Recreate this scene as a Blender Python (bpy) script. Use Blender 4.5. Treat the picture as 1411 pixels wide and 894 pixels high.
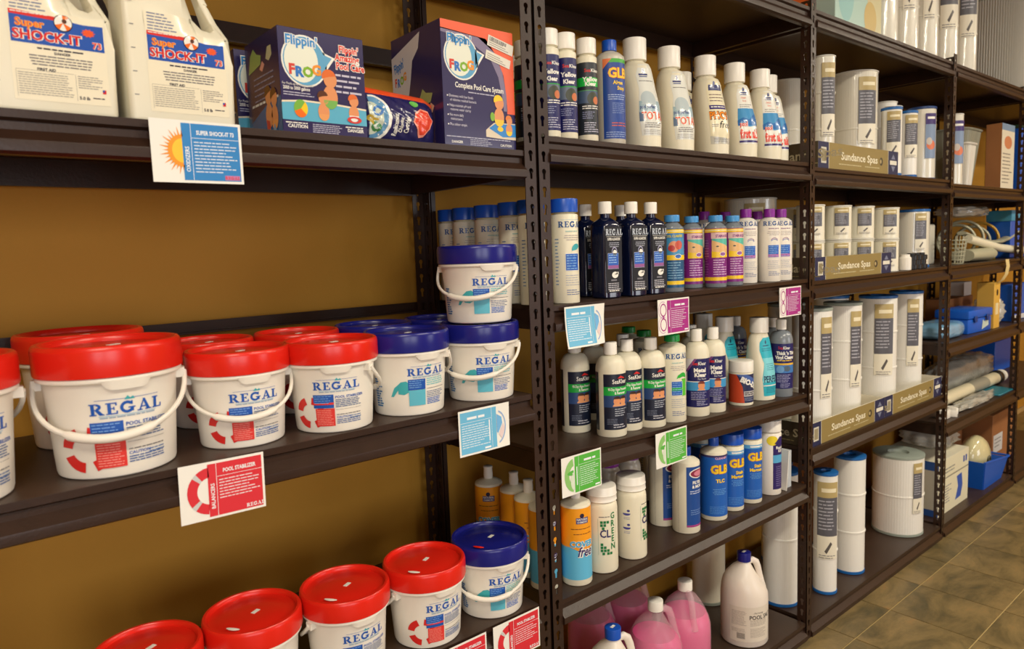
# Pool-supply shop shelving: steel bays of pails, bottles, jugs and filter cartridges
import bpy, bmesh, math, random
from math import sin, cos, pi, radians, sqrt, atan2, asin
from mathutils import Vector, Matrix
from mathutils.geometry import tessellate_polygon

for o in list(bpy.data.objects):
    bpy.data.objects.remove(o, do_unlink=True)
SC = bpy.context.scene
COL = SC.collection

# ------------------------------------------------------------------ camera
FPX, IW, IH = 974.9, 1411, 894
YAW, PITCH, ROLL = radians(39.724), radians(-5.951), radians(-2.0754)
CAM = Vector((0.0, -1.1606, 1.3794))
_f = Vector((sin(YAW) * cos(PITCH), cos(YAW) * cos(PITCH), sin(PITCH)))
_r0 = Vector((cos(YAW), -sin(YAW), 0))
_u0 = _r0.cross(_f)
_r = _r0 * cos(ROLL) + _u0 * sin(ROLL)
_u = -_r0 * sin(ROLL) + _u0 * cos(ROLL)
cd = bpy.data.cameras.new('camera')
cd.sensor_fit = 'HORIZONTAL'; cd.sensor_width = 36.0
cd.lens = FPX / IW * 36.0
cd.clip_start = 0.02; cd.clip_end = 60
cd.dof.use_dof = True; cd.dof.focus_distance = 1.75; cd.dof.aperture_fstop = 5.0
cam = bpy.data.objects.new('camera', cd); COL.objects.link(cam)
M3 = Matrix((_r, _u, -_f)).transposed()
cam.matrix_world = Matrix.Translation(CAM) @ M3.to_4x4()
SC.camera = cam

def ray(u, v):
    return _f + _r * ((u - IW / 2) / FPX) - _u * ((v - IH / 2) / FPX)
def on_y(u, v, y):            # point of the pixel's ray at depth y into the shelf
    d = ray(u, v); return CAM + d * ((y - CAM.y) / d.y)
def on_z(u, v, z):
    d = ray(u, v); return CAM + d * ((z - CAM.z) / d.z)

# ------------------------------------------------------------------ world, exposure
w = bpy.data.worlds.new('world'); SC.world = w; w.use_nodes = True
w.node_tree.nodes['Background'].inputs[0].default_value = (1.0, 0.93, 0.82, 1)
w.node_tree.nodes['Background'].inputs[1].default_value = 0.06
SC.view_settings.view_transform = 'Standard'
SC.view_settings.look = 'None'
SC.view_settings.exposure = 0.0
SC.view_settings.gamma = 1.0
SC.view_settings.use_curve_mapping = False

# ------------------------------------------------------------------ large lights
def area(name, loc, target, sx, sy, power, col):
    l = bpy.data.lights.new(name, 'AREA'); l.shape = 'RECTANGLE'; l.size = sx; l.size_y = sy
    l.energy = power; l.color = col
    o = bpy.data.objects.new(name, l); COL.objects.link(o)
    o.location = loc
    o.rotation_euler = (Vector(target) - Vector(loc)).to_track_quat('-Z', 'Y').to_euler()
    return o
WARM = (1.0, 0.90, 0.72)
DAY = (0.97, 0.97, 1.0)
# daylight entering through the shop windows opposite the shelves
WINDOWS = [(-2.2, 1.35), (-0.3, 1.35), (4.4, 1.6)]
for i, (x, wd) in enumerate(WINDOWS):
    area('window_daylight', (x, -4.88, 1.6), (x, 0, 1.6), wd, 1.7, 44, DAY)
# ceiling fixtures along the aisle (their housings are built with the room)
LAMPS = [(-0.6, -1.75), (1.5, -1.75), (3.6, -1.75), (5.7, -1.75)]
for x, y in LAMPS:
    area('ceiling_lamp_light', (x, y, 2.83), (x, y, 0), 1.15, 0.28, 40, WARM)

# ------------------------------------------------------------------ materials
def srgb(r, g, b):
    def f(c):
        c /= 255.0
        return c / 12.92 if c <= 0.04045 else ((c + 0.055) / 1.055) ** 2.4
    return (f(r), f(g), f(b))
_mats = {}
def mat(name, col, rough=0.5, metal=0.0, spec=0.5, coat=0.0, coat_rough=0.1, sss=0.0, var=0.0, var_scale=8.0,
        bump=0.0, bump_scale=60.0, stretch=(1, 1, 1), alpha=1.0, trans=0.0, ior=1.45, detail=4.0):
    if name in _mats: return _mats[name]
    m = bpy.data.materials.new(name); m.use_nodes = True
    nt = m.node_tree; b = nt.nodes['Principled BSDF']
    b.inputs['Base Color'].default_value = (*col, 1)
    b.inputs['Roughness'].default_value = rough
    b.inputs['Metallic'].default_value = metal
    b.inputs['Specular IOR Level'].default_value = spec
    b.inputs['Coat Weight'].default_value = coat
    b.inputs['Coat Roughness'].default_value = coat_rough
    b.inputs['Alpha'].default_value = alpha
    b.inputs['Transmission Weight'].default_value = trans
    b.inputs['IOR'].default_value = ior
    if sss:
        b.inputs['Subsurface Weight'].default_value = sss
        b.inputs['Subsurface Radius'].default_value = (0.006, 0.005, 0.004)
        b.inputs['Subsurface Scale'].default_value = 1.0
    if var or bump:
        tc = nt.nodes.new('ShaderNodeTexCoord'); mp = nt.nodes.new('ShaderNodeMapping')
        mp.inputs['Scale'].default_value = stretch
        nt.links.new(tc.outputs['Object'], mp.inputs['Vector'])
        if var:
            n = nt.nodes.new('ShaderNodeTexNoise'); n.inputs['Scale'].default_value = var_scale
            n.inputs['Detail'].default_value = detail
            nt.links.new(mp.outputs[0], n.inputs['Vector'])
            mx = nt.nodes.new('ShaderNodeMix'); mx.data_type = 'RGBA'
            mx.inputs[6].default_value = (*[c * (1 - var) for c in col], 1)
            mx.inputs[7].default_value = (*[min(1, c * (1 + var)) for c in col], 1)
            nt.links.new(n.outputs['Fac'], mx.inputs[0]); nt.links.new(mx.outputs[2], b.inputs['Base Color'])
        if bump:
            n2 = nt.nodes.new('ShaderNodeTexNoise'); n2.inputs['Scale'].default_value = bump_scale
            nt.links.new(mp.outputs[0], n2.inputs['Vector'])
            bp = nt.nodes.new('ShaderNodeBump'); bp.inputs['Strength'].default_value = bump
            bp.inputs['Distance'].default_value = 0.002
            nt.links.new(n2.outputs['Fac'], bp.inputs['Height']); nt.links.new(bp.outputs[0], b.inputs['Normal'])
            if coat: nt.links.new(bp.outputs[0], b.inputs['Coat Normal'])
    _mats[name] = m
    return m

def print_mat(name, rough, coat=0.0):
    if name in _mats: return _mats[name]
    m = bpy.data.materials.new(name); m.use_nodes = True
    nt = m.node_tree; b = nt.nodes['Principled BSDF']
    a = nt.nodes.new('ShaderNodeAttribute'); a.attribute_name = 'ink'
    nt.links.new(a.outputs['Color'], b.inputs['Base Color'])
    b.inputs['Roughness'].default_value = rough
    b.inputs['Coat Weight'].default_value = coat; b.inputs['Coat Roughness'].default_value = 0.12
    _mats[name] = m
    return m
PRINT = print_mat('label_print', 0.38)
PRINTG = print_mat('label_print_gloss', 0.25, 0.6)
PRINTM = print_mat('card_print', 0.6)

STEEL = mat('brown_painted_steel', srgb(48, 30, 21), 0.36, 0.0, 0.5, var=0.25, var_scale=30, bump=0.12, bump_scale=220)
DECK = mat('brown_shelf_deck', srgb(60, 44, 34), 0.42, 0.0, 0.5, var=0.22, var_scale=12, bump=0.08, bump_scale=150)
WALLM = mat('ochre_wall_paint', srgb(190, 138, 44), 0.7, var=0.06, var_scale=2.5, bump=0.15, bump_scale=160)
WHITEP = mat('white_hdpe_plastic', srgb(238, 232, 220), 0.36, sss=0.12)
CREAMP = mat('cream_hdpe_plastic', srgb(232, 226, 203), 0.36, sss=0.12)
CAPW = mat('white_cap_plastic', srgb(240, 236, 226), 0.32)
REDP = mat('red_lid_plastic', srgb(222, 36, 22), 0.27, bump=0.04, bump_scale=90)
BLUEP = mat('navy_lid_plastic', srgb(26, 30, 122), 0.25)
CAPBLUE = mat('blue_cap_plastic', srgb(26, 84, 190), 0.3)
CAPSKY = mat('sky_blue_cap_plastic', srgb(70, 150, 215), 0.32)
CAPPUR = mat('purple_cap_plastic', srgb(132, 40, 150), 0.32)
CAPGRN = mat('green_cap_plastic', srgb(16, 150, 66), 0.32)
BLACKP = mat('black_plastic', srgb(22, 22, 24), 0.4)

# ------------------------------------------------------------------ mesh helpers
class MB:
    def __init__(s): s.v = []; s.f = []; s.m = []
    def add(s, vs, fs, mi=0):
        k = len(s.v); s.v += [tuple(p) for p in vs]
        s.f += [tuple(i + k for i in f) for f in fs]; s.m += [mi] * len(fs)
    def box(s, x0, x1, y0, y1, z0, z1, mi=0):
        vs = [(x, y, z) for z in (z0, z1) for y in (y0, y1) for x in (x0, x1)]
        s.add(vs, [(0, 2, 3, 1), (4, 5, 7, 6), (0, 1, 5, 4), (2, 6, 7, 3), (0, 4, 6, 2), (1, 3, 7, 5)], mi)
    def loft(s, secs, n=32, mi=0, cap0=True, cap1=True):
        """secs: (z, hx, hy, xo, yo, p) superellipse sections"""
        vs = []
        for q in secs:
            z, hx, hy = q[0], q[1], q[2]
            xo = q[3] if len(q) > 3 else 0; yo = q[4] if len(q) > 4 else 0; p = q[5] if len(q) > 5 else 2
            for i in range(n):
                a = 2 * pi * i / n
                c, t = cos(a), sin(a)
                vs.append((xo + hx * math.copysign(abs(c) ** (2 / p), c), yo + hy * math.copysign(abs(t) ** (2 / p), t), z))
        fs = []
        for k in range(len(secs) - 1):
            for i in range(n):
                j = (i + 1) % n
                fs.append((k * n + i, k * n + j, (k + 1) * n + j, (k + 1) * n + i))
        if cap0: fs.append(tuple(range(n - 1, -1, -1)))
        if cap1: fs.append(tuple((len(secs) - 1) * n + i for i in range(n)))
        s.add(vs, fs, mi)
    def lathe(s, prof, n=32, mi=0, cap0=True, cap1=True):
        s.loft([(z, r, r) for r, z in prof], n, mi, cap0, cap1)
    def tube(s, pts, rad, n=10, mi=0, flat=1.0, closed=False):
        pts = [Vector(p) for p in pts]; vs = []; m = len(pts)
        up = None
        for i, p in enumerate(pts):
            a = pts[(i - 1) % m] if (closed or i > 0) else p
            b = pts[(i + 1) % m] if (closed or i < m - 1) else p
            t = (b - a).normalized()
            if up is None:
                up = Vector((0, 0, 1)) if abs(t.z) < 0.9 else Vector((0, 1, 0))
            sd = t.cross(up); sd.normalize(); up = sd.cross(t); up.normalize()
            r = rad[i] if isinstance(rad, (list, tuple)) else rad
            for k in range(n):
                an = 2 * pi * k / n
                vs.append(p + sd * (r * cos(an)) + up * (r * flat * sin(an)))
        fs = []
        for i in range(m - 1 if not closed else m):
            for k in range(n):
                j = (k + 1) % n; i2 = (i + 1) % m
                fs.append((i * n + k, i * n + j, i2 * n + j, i2 * n + k))
        if not closed:
            fs.append(tuple(range(n - 1, -1, -1))); fs.append(tuple((m - 1) * n + k for k in range(n)))
        s.add(vs, fs, mi)
    def prism(s, pts, y0, y1, mi=0, holes=()):
        """polygon in x,z extruded along y, with holes"""
        loops = [[Vector((x, z, 0)) for x, z in pts]] + [[Vector((x, z, 0)) for x, z in h] for h in holes]
        flat = [q for l in loops for q in l]
        tris = tessellate_polygon(loops)
        n = len(flat)
        vs = [(q.x, y0, q.y) for q in flat] + [(q.x, y1, q.y) for q in flat]
        fs = [tuple(t) for t in tris] + [tuple(i + n for i in reversed(t)) for t in tris]
        k = 0
        for l in loops:
            m = len(l)
            for i in range(m):
                a, b = k + i, k + (i + 1) % m
                fs.append((a, b, b + n, a + n))
            k += m
        s.add(vs, fs, mi)
    def extrude_profile(s, prof, xa, xb, za, zb, mi=0):
        """profile of (y,z) swept from x=xa (height za) to x=xb (height zb)"""
        n = len(prof)
        vs = [(xa, y, z + za) for y, z in prof] + [(xb, y, z + zb) for y, z in prof]
        fs = [(i, (i + 1) % n, (i + 1) % n + n, i + n) for i in range(n)]
        fs += [tuple(range(n - 1, -1, -1)), tuple(range(n, 2 * n))]
        s.add(vs, fs, mi)
    def xform(s, mtx, start=0):
        for i in range(start, len(s.v)):
            s.v[i] = tuple(mtx @ Vector(s.v[i]))
    def build(s, name, mats, parent=None, smooth=True, angle=38, recalc=True):
        me = bpy.data.meshes.new(name)
        me.from_pydata(s.v, [], s.f)
        if not isinstance(mats, (list, tuple)): mats = [mats]
        for m in mats: me.materials.append(m)
        if len(mats) > 1: me.polygons.foreach_set('material_index', s.m)
        if recalc:
            bm = bmesh.new(); bm.from_mesh(me)
            bmesh.ops.recalc_face_normals(bm, faces=bm.faces[:])
            bm.to_mesh(me); bm.free()
        if smooth:
            me.polygons.foreach_set('use_smooth', [True] * len(me.polygons))
            me.set_sharp_from_angle(angle=radians(angle))
        me.update()
        o = bpy.data.objects.new(name, me); COL.objects.link(o)
        if parent is not None: o.parent = parent
        return o

def bevel_box(name, x0, x1, y0, y1, z0, z1, m, parent=None, b=0.003, seg=2):
    mb = MB(); mb.box(x0, x1, y0, y1, z0, z1); o = mb.build(name, m, parent, smooth=False)
    bm = bmesh.new(); bm.from_mesh(o.data)
    bmesh.ops.bevel(bm, geom=bm.edges[:], offset=b, segments=seg, affect='EDGES', profile=0.5)
    bm.to_mesh(o.data); bm.free()
    o.data.polygons.foreach_set('use_smooth', [True] * len(o.data.polygons)); o.data.set_sharp_from_angle(angle=radians(40))
    return o

def tag(o, label=None, cat=None, group=None, kind=None):
    if label: o['label'] = label
    if cat: o['category'] = cat
    if group: o['group'] = group
    if kind: o['kind'] = kind
    return o
def empty(name, loc=(0, 0, 0), rz=0.0):
    o = bpy.data.objects.new(name, None); COL.objects.link(o)
    o.empty_display_size = 0.03; o.location = loc; o.rotation_euler = (0, 0, rz)
    return o
def copy_tree(o, parent=None):
    c = o.copy(); COL.objects.link(c); c.parent = parent
    for ch in o.children: copy_tree(ch, c)
    return c
_proto = {}
def put(key, maker, loc, rz, label, cat, group=None):
    """first use places the prototype itself, later uses place a copy of it and its parts"""
    if key in _proto: o = copy_tree(_proto[key])
    else:
        o = maker(); _proto[key] = o
    o.location = loc; o.rotation_euler = (0, 0, rz)
    for k in ('label', 'category', 'group'):
        if k in o: del o[k]
    tag(o, label, cat, group)
    return o

# ------------------------------------------------------------------ flat print: shapes and lettering laid on a surface
_txt = {}
def text_mesh(s, bold):
    k = (s, bold)
    if k not in _txt:
        cu = bpy.data.curves.new('t', 'FONT'); cu.body = s; cu.resolution_u = 2; cu.offset = bold
        ob = bpy.data.objects.new('t', cu)
        me = ob.to_mesh()
        me.calc_loop_triangles()
        vs = [(p.co.x / 0.70, p.co.y / 0.70) for p in me.vertices]
        ts = [tuple(t.vertices) for t in me.loop_triangles]
        ob.to_mesh_clear(); bpy.data.objects.remove(ob); bpy.data.curves.remove(cu)
        _txt[k] = (vs, ts)
    return _txt[k]

class Canvas:
    def __init__(s): s.sh = []
    def _add(s, pts, tris, col, L): s.sh.append((pts, tris, col, L)); return s
    def poly(s, pts, col, L=1):
        t = tessellate_polygon([[Vector((x, y, 0)) for x, y in pts]])
        return s._add(list(pts), [tuple(q) for q in t], col, L)
    def rect(s, x0, y0, x1, y1, col, L=0):
        return s._add([(x0, y0), (x1, y0), (x1, y1), (x0, y1)], [(0, 1, 2), (0, 2, 3)], col, L)
    def ell(s, cx, cy, rx, ry, col, L=1, a0=0.0, a1=360.0, inner=0.0, n=28):
        k = max(3, int(n * abs(a1 - a0) / 360) + 1)
        A = [radians(a0 + (a1 - a0) * i / k) for i in range(k + 1)]
        if inner > 0:
            P = [(cx + rx * cos(a), cy + ry * sin(a)) for a in A] + [(cx + rx * inner * cos(a), cy + ry * inner * sin(a)) for a in A]
            T = []
            for i in range(k): T += [(i, i + 1, k + 2 + i), (i, k + 2 + i, k + 1 + i)]
        else:
            P = [(cx, cy)] + [(cx + rx * cos(a), cy + ry * sin(a)) for a in A]
            T = [(0, i + 1, i + 2) for i in range(k)]
        return s._add(P, T, col, L)
    def text(s, t, x, y, h, col, L=2, align='L', bold=0.0, shear=0.0, ws=1.0, rot=0.0):
        vs, ts = text_mesh(t, bold)
        if not vs: return s
        x0 = min(p[0] for p in vs); x1 = max(p[0] for p in vs)
        dx = {'L': x0, 'C': (x0 + x1) / 2, 'R': x1}[align]
        P = [((p[0] - dx) * h * ws + p[1] * h * shear, p[1] * h) for p in vs]
        if rot:
            c, q = cos(radians(rot)), sin(radians(rot)); P = [(a * c - b * q, a * q + b * c) for a, b in P]
        return s._add([(a + x, b + y) for a, b in P], ts, col, L)
    def greek(s, x0, x1, ytop, n, pitch, h, col, L=2, seed=1, ragged=0.3, center=False):
        rnd = random.Random(seed)
        for i in range(n):
            y = ytop - i * pitch; ln = (x1 - x0) * (1 - ragged * rnd.random())
            a = x0 + ((x1 - x0) - ln) / 2 if center else x0
            e = a + ln
            while a < e - h:
                wlen = min(e - a, h * rnd.uniform(2.5, 7))
                s.rect(a, y - h, a + wlen, y, col, L); a += wlen + h * 0.7
        return s
    def build(s, name, mapf, parent, material=None, step=0.006, stepy=None):
        V = []; F = []; C = []
        def clip(poly, ax, lo, hi):
            for sign, lim in ((1, lo), (-1, hi)):
                out = []
                for i in range(len(poly)):
                    p, q = poly[i - 1], poly[i]
                    ip = sign * p[ax] >= sign * lim; iq = sign * q[ax] >= sign * lim
                    if ip != iq:
                        t = (lim - p[ax]) / (q[ax] - p[ax]); out.append((p[0] + (q[0] - p[0]) * t, p[1] + (q[1] - p[1]) * t))
                    if iq: out.append(q)
                poly = out
                if len(poly) < 3: return []
            return poly
        for pts, tris, col, L in s.sh:
            cache = {}
            c4 = (*col, 1.0)
            def vid(p):
                k = (round(p[0], 6), round(p[1], 6))
                if k not in cache:
                    cache[k] = len(V); V.append(tuple(mapf(p[0], p[1], L))); C.append(c4)
                return cache[k]
            for t in tris:
                polys = [[pts[t[0]], pts[t[1]], pts[t[2]]]]
                for ax, stp in ((0, step), (1, stepy)):
                    if not stp: continue
                    nxt = []
                    for pl in polys:
                        lo = min(q[ax] for q in pl); hi = max(q[ax] for q in pl)
                        i0 = math.floor(lo / stp); i1 = math.floor((hi - 1e-9) / stp)
                        if i1 <= i0: nxt.append(pl)
                        else:
                            for i in range(i0, i1 + 1):
                                c = clip(pl, ax, i * stp, (i + 1) * stp)
                                if c: nxt.append(c)
                    polys = nxt
                for pl in polys:
                    ids = []
                    for q in pl:
                        k = vid(q)
                        if k not in ids: ids.append(k)
                    if len(ids) >= 3: F.append(tuple(ids))
        me = bpy.data.meshes.new(name); me.from_pydata(V, [], F)
        at = me.color_attributes.new('ink', 'FLOAT_COLOR', 'POINT')
        at.data.foreach_set('color', [x for c in C for x in c])
        me.materials.append(material or PRINT)
        me.polygons.foreach_set('use_smooth', [True] * len(me.polygons))
        o = bpy.data.objects.new(name, me); COL.objects.link(o); o.parent = parent
        return o

E0, EL = 0.00035, 0.00022
def wrap(rf, rref):
    def f(x, y, L):
        R = (rf(y) if callable(rf) else rf) + E0 + EL * L; a = x / rref
        return (R * sin(a), -R * cos(a), y)
    return f
def flat(y0):
    return lambda x, y, L: (x, y0 - E0 - EL * L, y)
def flat_left(x0, yc):
    return lambda x, y, L: (x0 - E0 - EL * L, yc - x, y)
def on_loft(secs):
    zs = [q[0] for q in secs]
    def f(x, y, L):
        k = 0
        while k < len(zs) - 2 and zs[k + 1] < y: k += 1
        t = max(0, min(1, (y - zs[k]) / max(1e-6, zs[k + 1] - zs[k])))
        g = lambda i, d: (secs[k][i] if len(secs[k]) > i else d) * (1 - t) + (secs[k + 1][i] if len(secs[k + 1]) > i else d) * t
        hx, hy, xo, p = g(1, 0), g(2, 0), g(3, 0), g(5, 2)
        e = max(-0.999, min(0.999, (x - xo) / hx))
        return (x, -hy * (1 - abs(e) ** p) ** (1 / p) - E0 - EL * L, y)
    return f

# slab-serif capitals of the pail maker's word mark
def _strokes(ch):
    C = Canvas(); k = (0, 0, 0)
    R = lambda a, b, c, d: C.rect(a, b, c, d, k)
    if ch == 'R':
        R(.12, 0, .35, 1); R(0, 0, .47, .10); R(0, .90, .5, 1); R(.3, .45, .5, .52)
        C.ell(.48, .725, .33, .275, k, 1, -90, 90, .38); C.poly([(.36, .48), (.62, .5), (.92, .09), (1.0, .09), (1.0, 0), (.68, 0)], k)
        w = 1.0
    elif ch == 'E':
        R(.12, 0, .35, 1); R(0, 0, .78, .10); R(0, .90, .74, 1); R(.3, .45, .56, .55); R(.68, 0, .78, .29); R(.64, .73, .74, 1); R(.50, .36, .58, .64)
        w = .84
    elif ch == 'G':
        C.ell(.48, .5, .48, .52, k, 1, 38, 345, .56); R(.55, .39, 1.04, .49); R(.69, .10, .92, .45); R(.76, .66, .86, 1.0)
        w = 1.06
    elif ch == 'A':
        C.poly([(.13, .05), (.25, .05), (.54, .95), (.46, .99)], k); C.poly([(.42, 1.02), (.58, 1.02), (.96, .05), (.70, .05)], k)
        R(.25, .28, .76, .38); R(0, 0, .38, .10); R(.58, 0, 1.07, .10); w = 1.06
    elif ch == 'L':
        R(.12, 0, .35, 1); R(0, .90, .47, 1); R(0, 0, .78, .10); R(.68, 0, .78, .34); w = .82
    return C.sh, w
def regal(C, x, y, h, col, L=2, ws=1.0):
    """word mark centred on x, baseline y"""
    gl = [_strokes(c) for c in 'REGAL']
    tot = sum(w for _, w in gl) + 0.1 * 4
    a = x - tot * h * ws / 2
    for sh, wd in gl:
        for pts, tris, _, _ in sh:
            C._add([(a + p[0] * h * ws, y + p[1] * h) for p in pts], tris, col, L)
        a += (wd + 0.1) * h * ws
    return tot * h * ws

K_NAVY = srgb(24, 26, 92); K_BLUE = srgb(20, 84, 176); K_RED = srgb(214, 40, 36); K_WHITE = srgb(240, 238, 230)
K_CREAM = srgb(236, 229, 206); K_GREY = srgb(120, 118, 120); K_DK = srgb(40, 40, 60); K_TEAL = srgb(60, 170, 178)
K_ORANGE = srgb(240, 112, 30); K_YEL = srgb(246, 205, 40); K_GREEN = srgb(40, 176, 60); K_BLACK = srgb(18, 22, 34)
K_SKY = srgb(86, 176, 222); K_PUR = srgb(128, 36, 130); K_SKIN = srgb(226, 150, 100)

# ================================================================== the room
YW = 0.505                      # back wall plane
RX0, RX1, RY0, RH = -3.6, 7.2, -5.0, 2.95
mb = MB(); mb.box(RX0, RX1, YW, YW + 0.1, 0, RH)
tag(mb.build('wall_back', WALLM, smooth=False), kind='structure')
mb = MB(); mb.box(RX1, RX1 + 0.1, RY0, YW + 0.1, 0, RH)
tag(mb.build('wall_right', WALLM, smooth=False), kind='structure')
mb = MB(); mb.box(RX0 - 0.1, RX0, RY0, YW + 0.1, 0, RH)
tag(mb.build('wall_left', WALLM, smooth=False), kind='structure')
CEIL = mat('ceiling_white', srgb(214, 204, 186), 0.9, var=0.05, var_scale=30)
mb = MB(); mb.box(RX0 - 0.1, RX1 + 0.1, RY0 - 0.1, YW + 0.1, RH, RH + 0.08)
tag(mb.build('ceiling', CEIL, smooth=False), kind='structure')
# window wall opposite the shelves: two openings with frames
wz0, wz1 = 0.72, 2.48
pts = [(RX0, 0), (RX1, 0), (RX1, RH), (RX0, RH)]
holes = [[(x - wd / 2 - .05, wz0), (x - wd / 2 - .05, wz1), (x + wd / 2 + .05, wz1), (x + wd / 2 + .05, wz0)] for x, wd in WINDOWS]
mb = MB(); mb.prism(pts, RY0 - 0.1, RY0, holes=holes)
tag(mb.build('wall_front', WALLM, smooth=False), kind='structure')
FRAME = mat('window_frame_white', srgb(225, 220, 210), 0.5)
for i, (x, wd) in enumerate(WINDOWS):
    a, b = x - wd / 2 - .05, x + wd / 2 + .05
    mb = MB()
    mb.box(a, a + .05, RY0 - .1, RY0 + .02, wz0, wz1); mb.box(b - .05, b, RY0 - .1, RY0 + .02, wz0, wz1)
    mb.box(a + .05, b - .05, RY0 - .1, RY0 + .02, wz0, wz0 + .05); mb.box(a + .05, b - .05, RY0 - .1, RY0 + .02, wz1 - .05, wz1)
    mb.box(x - .02, x + .02, RY0 - .06, RY0 + .01, wz0 + .05, wz1 - .05)
    tag(mb.build('window_%d' % (i + 1), FRAME, smooth=False), kind='structure')

# floor: grout bed with slate-look tiles laid on it
GROUT = mat('floor_grout', srgb(196, 172, 118), 0.85, var=0.1, var_scale=40)
mb = MB(); mb.box(RX0, RX1, RY0, YW, -0.12, -0.003)
floor = tag(mb.build('floor', GROUT, smooth=False), kind='structure')
def slate():
    m = bpy.data.materials.new('slate_tile'); m.use_nodes = True
    nt = m.node_tree; b = nt.nodes['Principled BSDF']
    g = nt.nodes.new('ShaderNodeNewGeometry'); oi = nt.nodes.new('ShaderNodeObjectInfo')
    mp = nt.nodes.new('ShaderNodeMapping'); mp.inputs['Scale'].default_value = (1.0, 1.9, 1.0)
    nt.links.new(g.outputs['Position'], mp.inputs['Vector'])
    add = nt.nodes.new('ShaderNodeVectorMath'); add.operation = 'ADD'
    sc = nt.nodes.new('ShaderNodeVectorMath'); sc.operation = 'SCALE'; sc.inputs['Scale'].default_value = 7.0
    nt.links.new(oi.outputs['Random'], sc.inputs[0]); nt.links.new(mp.outputs[0], add.inputs[0]); nt.links.new(sc.outputs[0], add.inputs[1])
    n1 = nt.nodes.new('ShaderNodeTexNoise'); n1.inputs['Scale'].default_value = 4.0; n1.inputs['Detail'].default_value = 9; n1.inputs['Roughness'].default_value = 0.68; n1.inputs['Distortion'].default_value = 0.5
    nt.links.new(add.outputs[0], n1.inputs['Vector'])
    cr = nt.nodes.new('ShaderNodeValToRGB'); e = cr.color_ramp.elements
    e[0].position = 0.30; e[0].color = (*srgb(76, 72, 50), 1); e[1].position = 0.72; e[1].color = (*srgb(164, 114, 64), 1)
    for p, c in ((0.42, (104, 90, 58)), (0.52, (126, 108, 70)), (0.62, (142, 120, 78))):
        q = e.new(p); q.color = (*srgb(*c), 1)
    nt.links.new(n1.outputs['Fac'], cr.inputs[0]); nt.links.new(cr.outputs[0], b.inputs['Base Color'])
    b.inputs['Roughness'].default_value = 0.42
    n2 = nt.nodes.new('ShaderNodeTexNoise'); n2.inputs['Scale'].default_value = 40; n2.inputs['Detail'].default_value = 6
    nt.links.new(mp.outputs[0], n2.inputs['Vector'])
    bp = nt.nodes.new('ShaderNodeBump'); bp.inputs['Strength'].default_value = 0.35; bp.inputs['Distance'].default_value = 0.003
    nt.links.new(n2.outputs['Fac'], bp.inputs['Height']); nt.links.new(bp.outputs[0], b.inputs['Normal'])
    return m
SLATE = slate()
TP, TGX, TGY = 0.283, 2.652, -0.108
mb = MB(); h = TP / 2 - 0.0022
mb.box(-h, h, -h, h, -0.012, 0.0)
tile0 = mb.build('tile', SLATE, floor, smooth=False)
first = True
for i in range(-3, 9):
    for j in range(-5, 3):
        o = tile0 if first else tile0.copy()
        if not first: COL.objects.link(o); o.parent = floor
        first = False
        o.location = (TGX + (i + .5) * TP, TGY + (j - .5) * TP + TP, 0)
mb = MB()
for i in range(-22, 16):
    for j in range(-17, 3):
        if -3 <= i < 9 and -5 <= j < 3: continue
        x, y = TGX + (i + .5) * TP, TGY + (j + .5) * TP
        if x - h < RX0 or x + h > RX1 or y - h < RY0 or y + h > YW: continue
        mb.box(x - h, x + h, y - h, y + h, -0.012, 0)
tag(mb.build('tile_field', SLATE, floor, smooth=False), kind='stuff')

# ceiling fixtures
HOUS = mat('lamp_housing_white', srgb(230, 228, 220), 0.5)
for x, y in LAMPS:
    r = empty('ceiling_lamp', (x, y, 2.84))
    mb = MB(); mb.box(-.64, .64, -.18, .18, 0.02, 0.11); mb.build('housing', HOUS, r, smooth=False)
    for s in (-1, 1):
        mb = MB(); mb.box(-.64, .64, s * .16 - .02, s * .16 + .02, -.02, 0.02); mb.build('side_rail', HOUS, r, smooth=False)
    tag(r, 'white fluorescent ceiling lamp over the aisle', 'lamp', 'aisle ceiling lamps')

# ================================================================== steel shelving
PITCH_H = 0.0381
def keyhole(cx, cz):
    P = []
    for k in range(9):
        a = radians(-55 + k * (290 / 8)); P.append((cx + .0062 * cos(a), cz + .006 + .0062 * sin(a)))
    P += [(cx - .0033, cz - .011), (cx + .0033, cz - .011)]
    return P
PW = 0.0338
_pm = {}
def post_mesh(flange_left, height):
    k = (flange_left, height)
    if k in _pm: return _pm[k]
    mb = MB(); t = 0.0022; n = int(height / PITCH_H)
    for i in range(n):
        z0, z1 = i * PITCH_H, (i + 1) * PITCH_H
        q = [(0, z0), (PW, z0), (PW, z1), (0, z1)]
        mb.prism(q, 0, t, holes=[keyhole(PW / 2, (z0 + z1) / 2)])
        st = len(mb.v)
        mb.prism(q, 0, t, holes=[keyhole(PW / 2, (z0 + z1) / 2)])
        x = 0 if flange_left else PW - t
        for j in range(st, len(mb.v)):
            a, b, c = mb.v[j]; mb.v[j] = (x + b, a + .0, c)
    mb.box(0, PW, 0, t, n * PITCH_H, height); 
    mb.box(-.001, PW + .001, -.001, PW, -0.0, 0.004)
    o = mb.build('post', STEEL, None, smooth=False, recalc=False)
    _pm[k] = o.data
    bpy.data.objects.remove(o)
    return _pm[k]
def post(parent, x, y, flange_left=True, height=2.146, mirror_y=False):
    o = bpy.data.objects.new('post', post_mesh(flange_left, height)); COL.objects.link(o)
    o.parent = parent; o.location = (x, y, 0)
    if mirror_y: o.rotation_euler = (0, 0, pi); o.location = (x + PW, y, 0)
    return o
SD = 0.457                       # shelf depth
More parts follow.
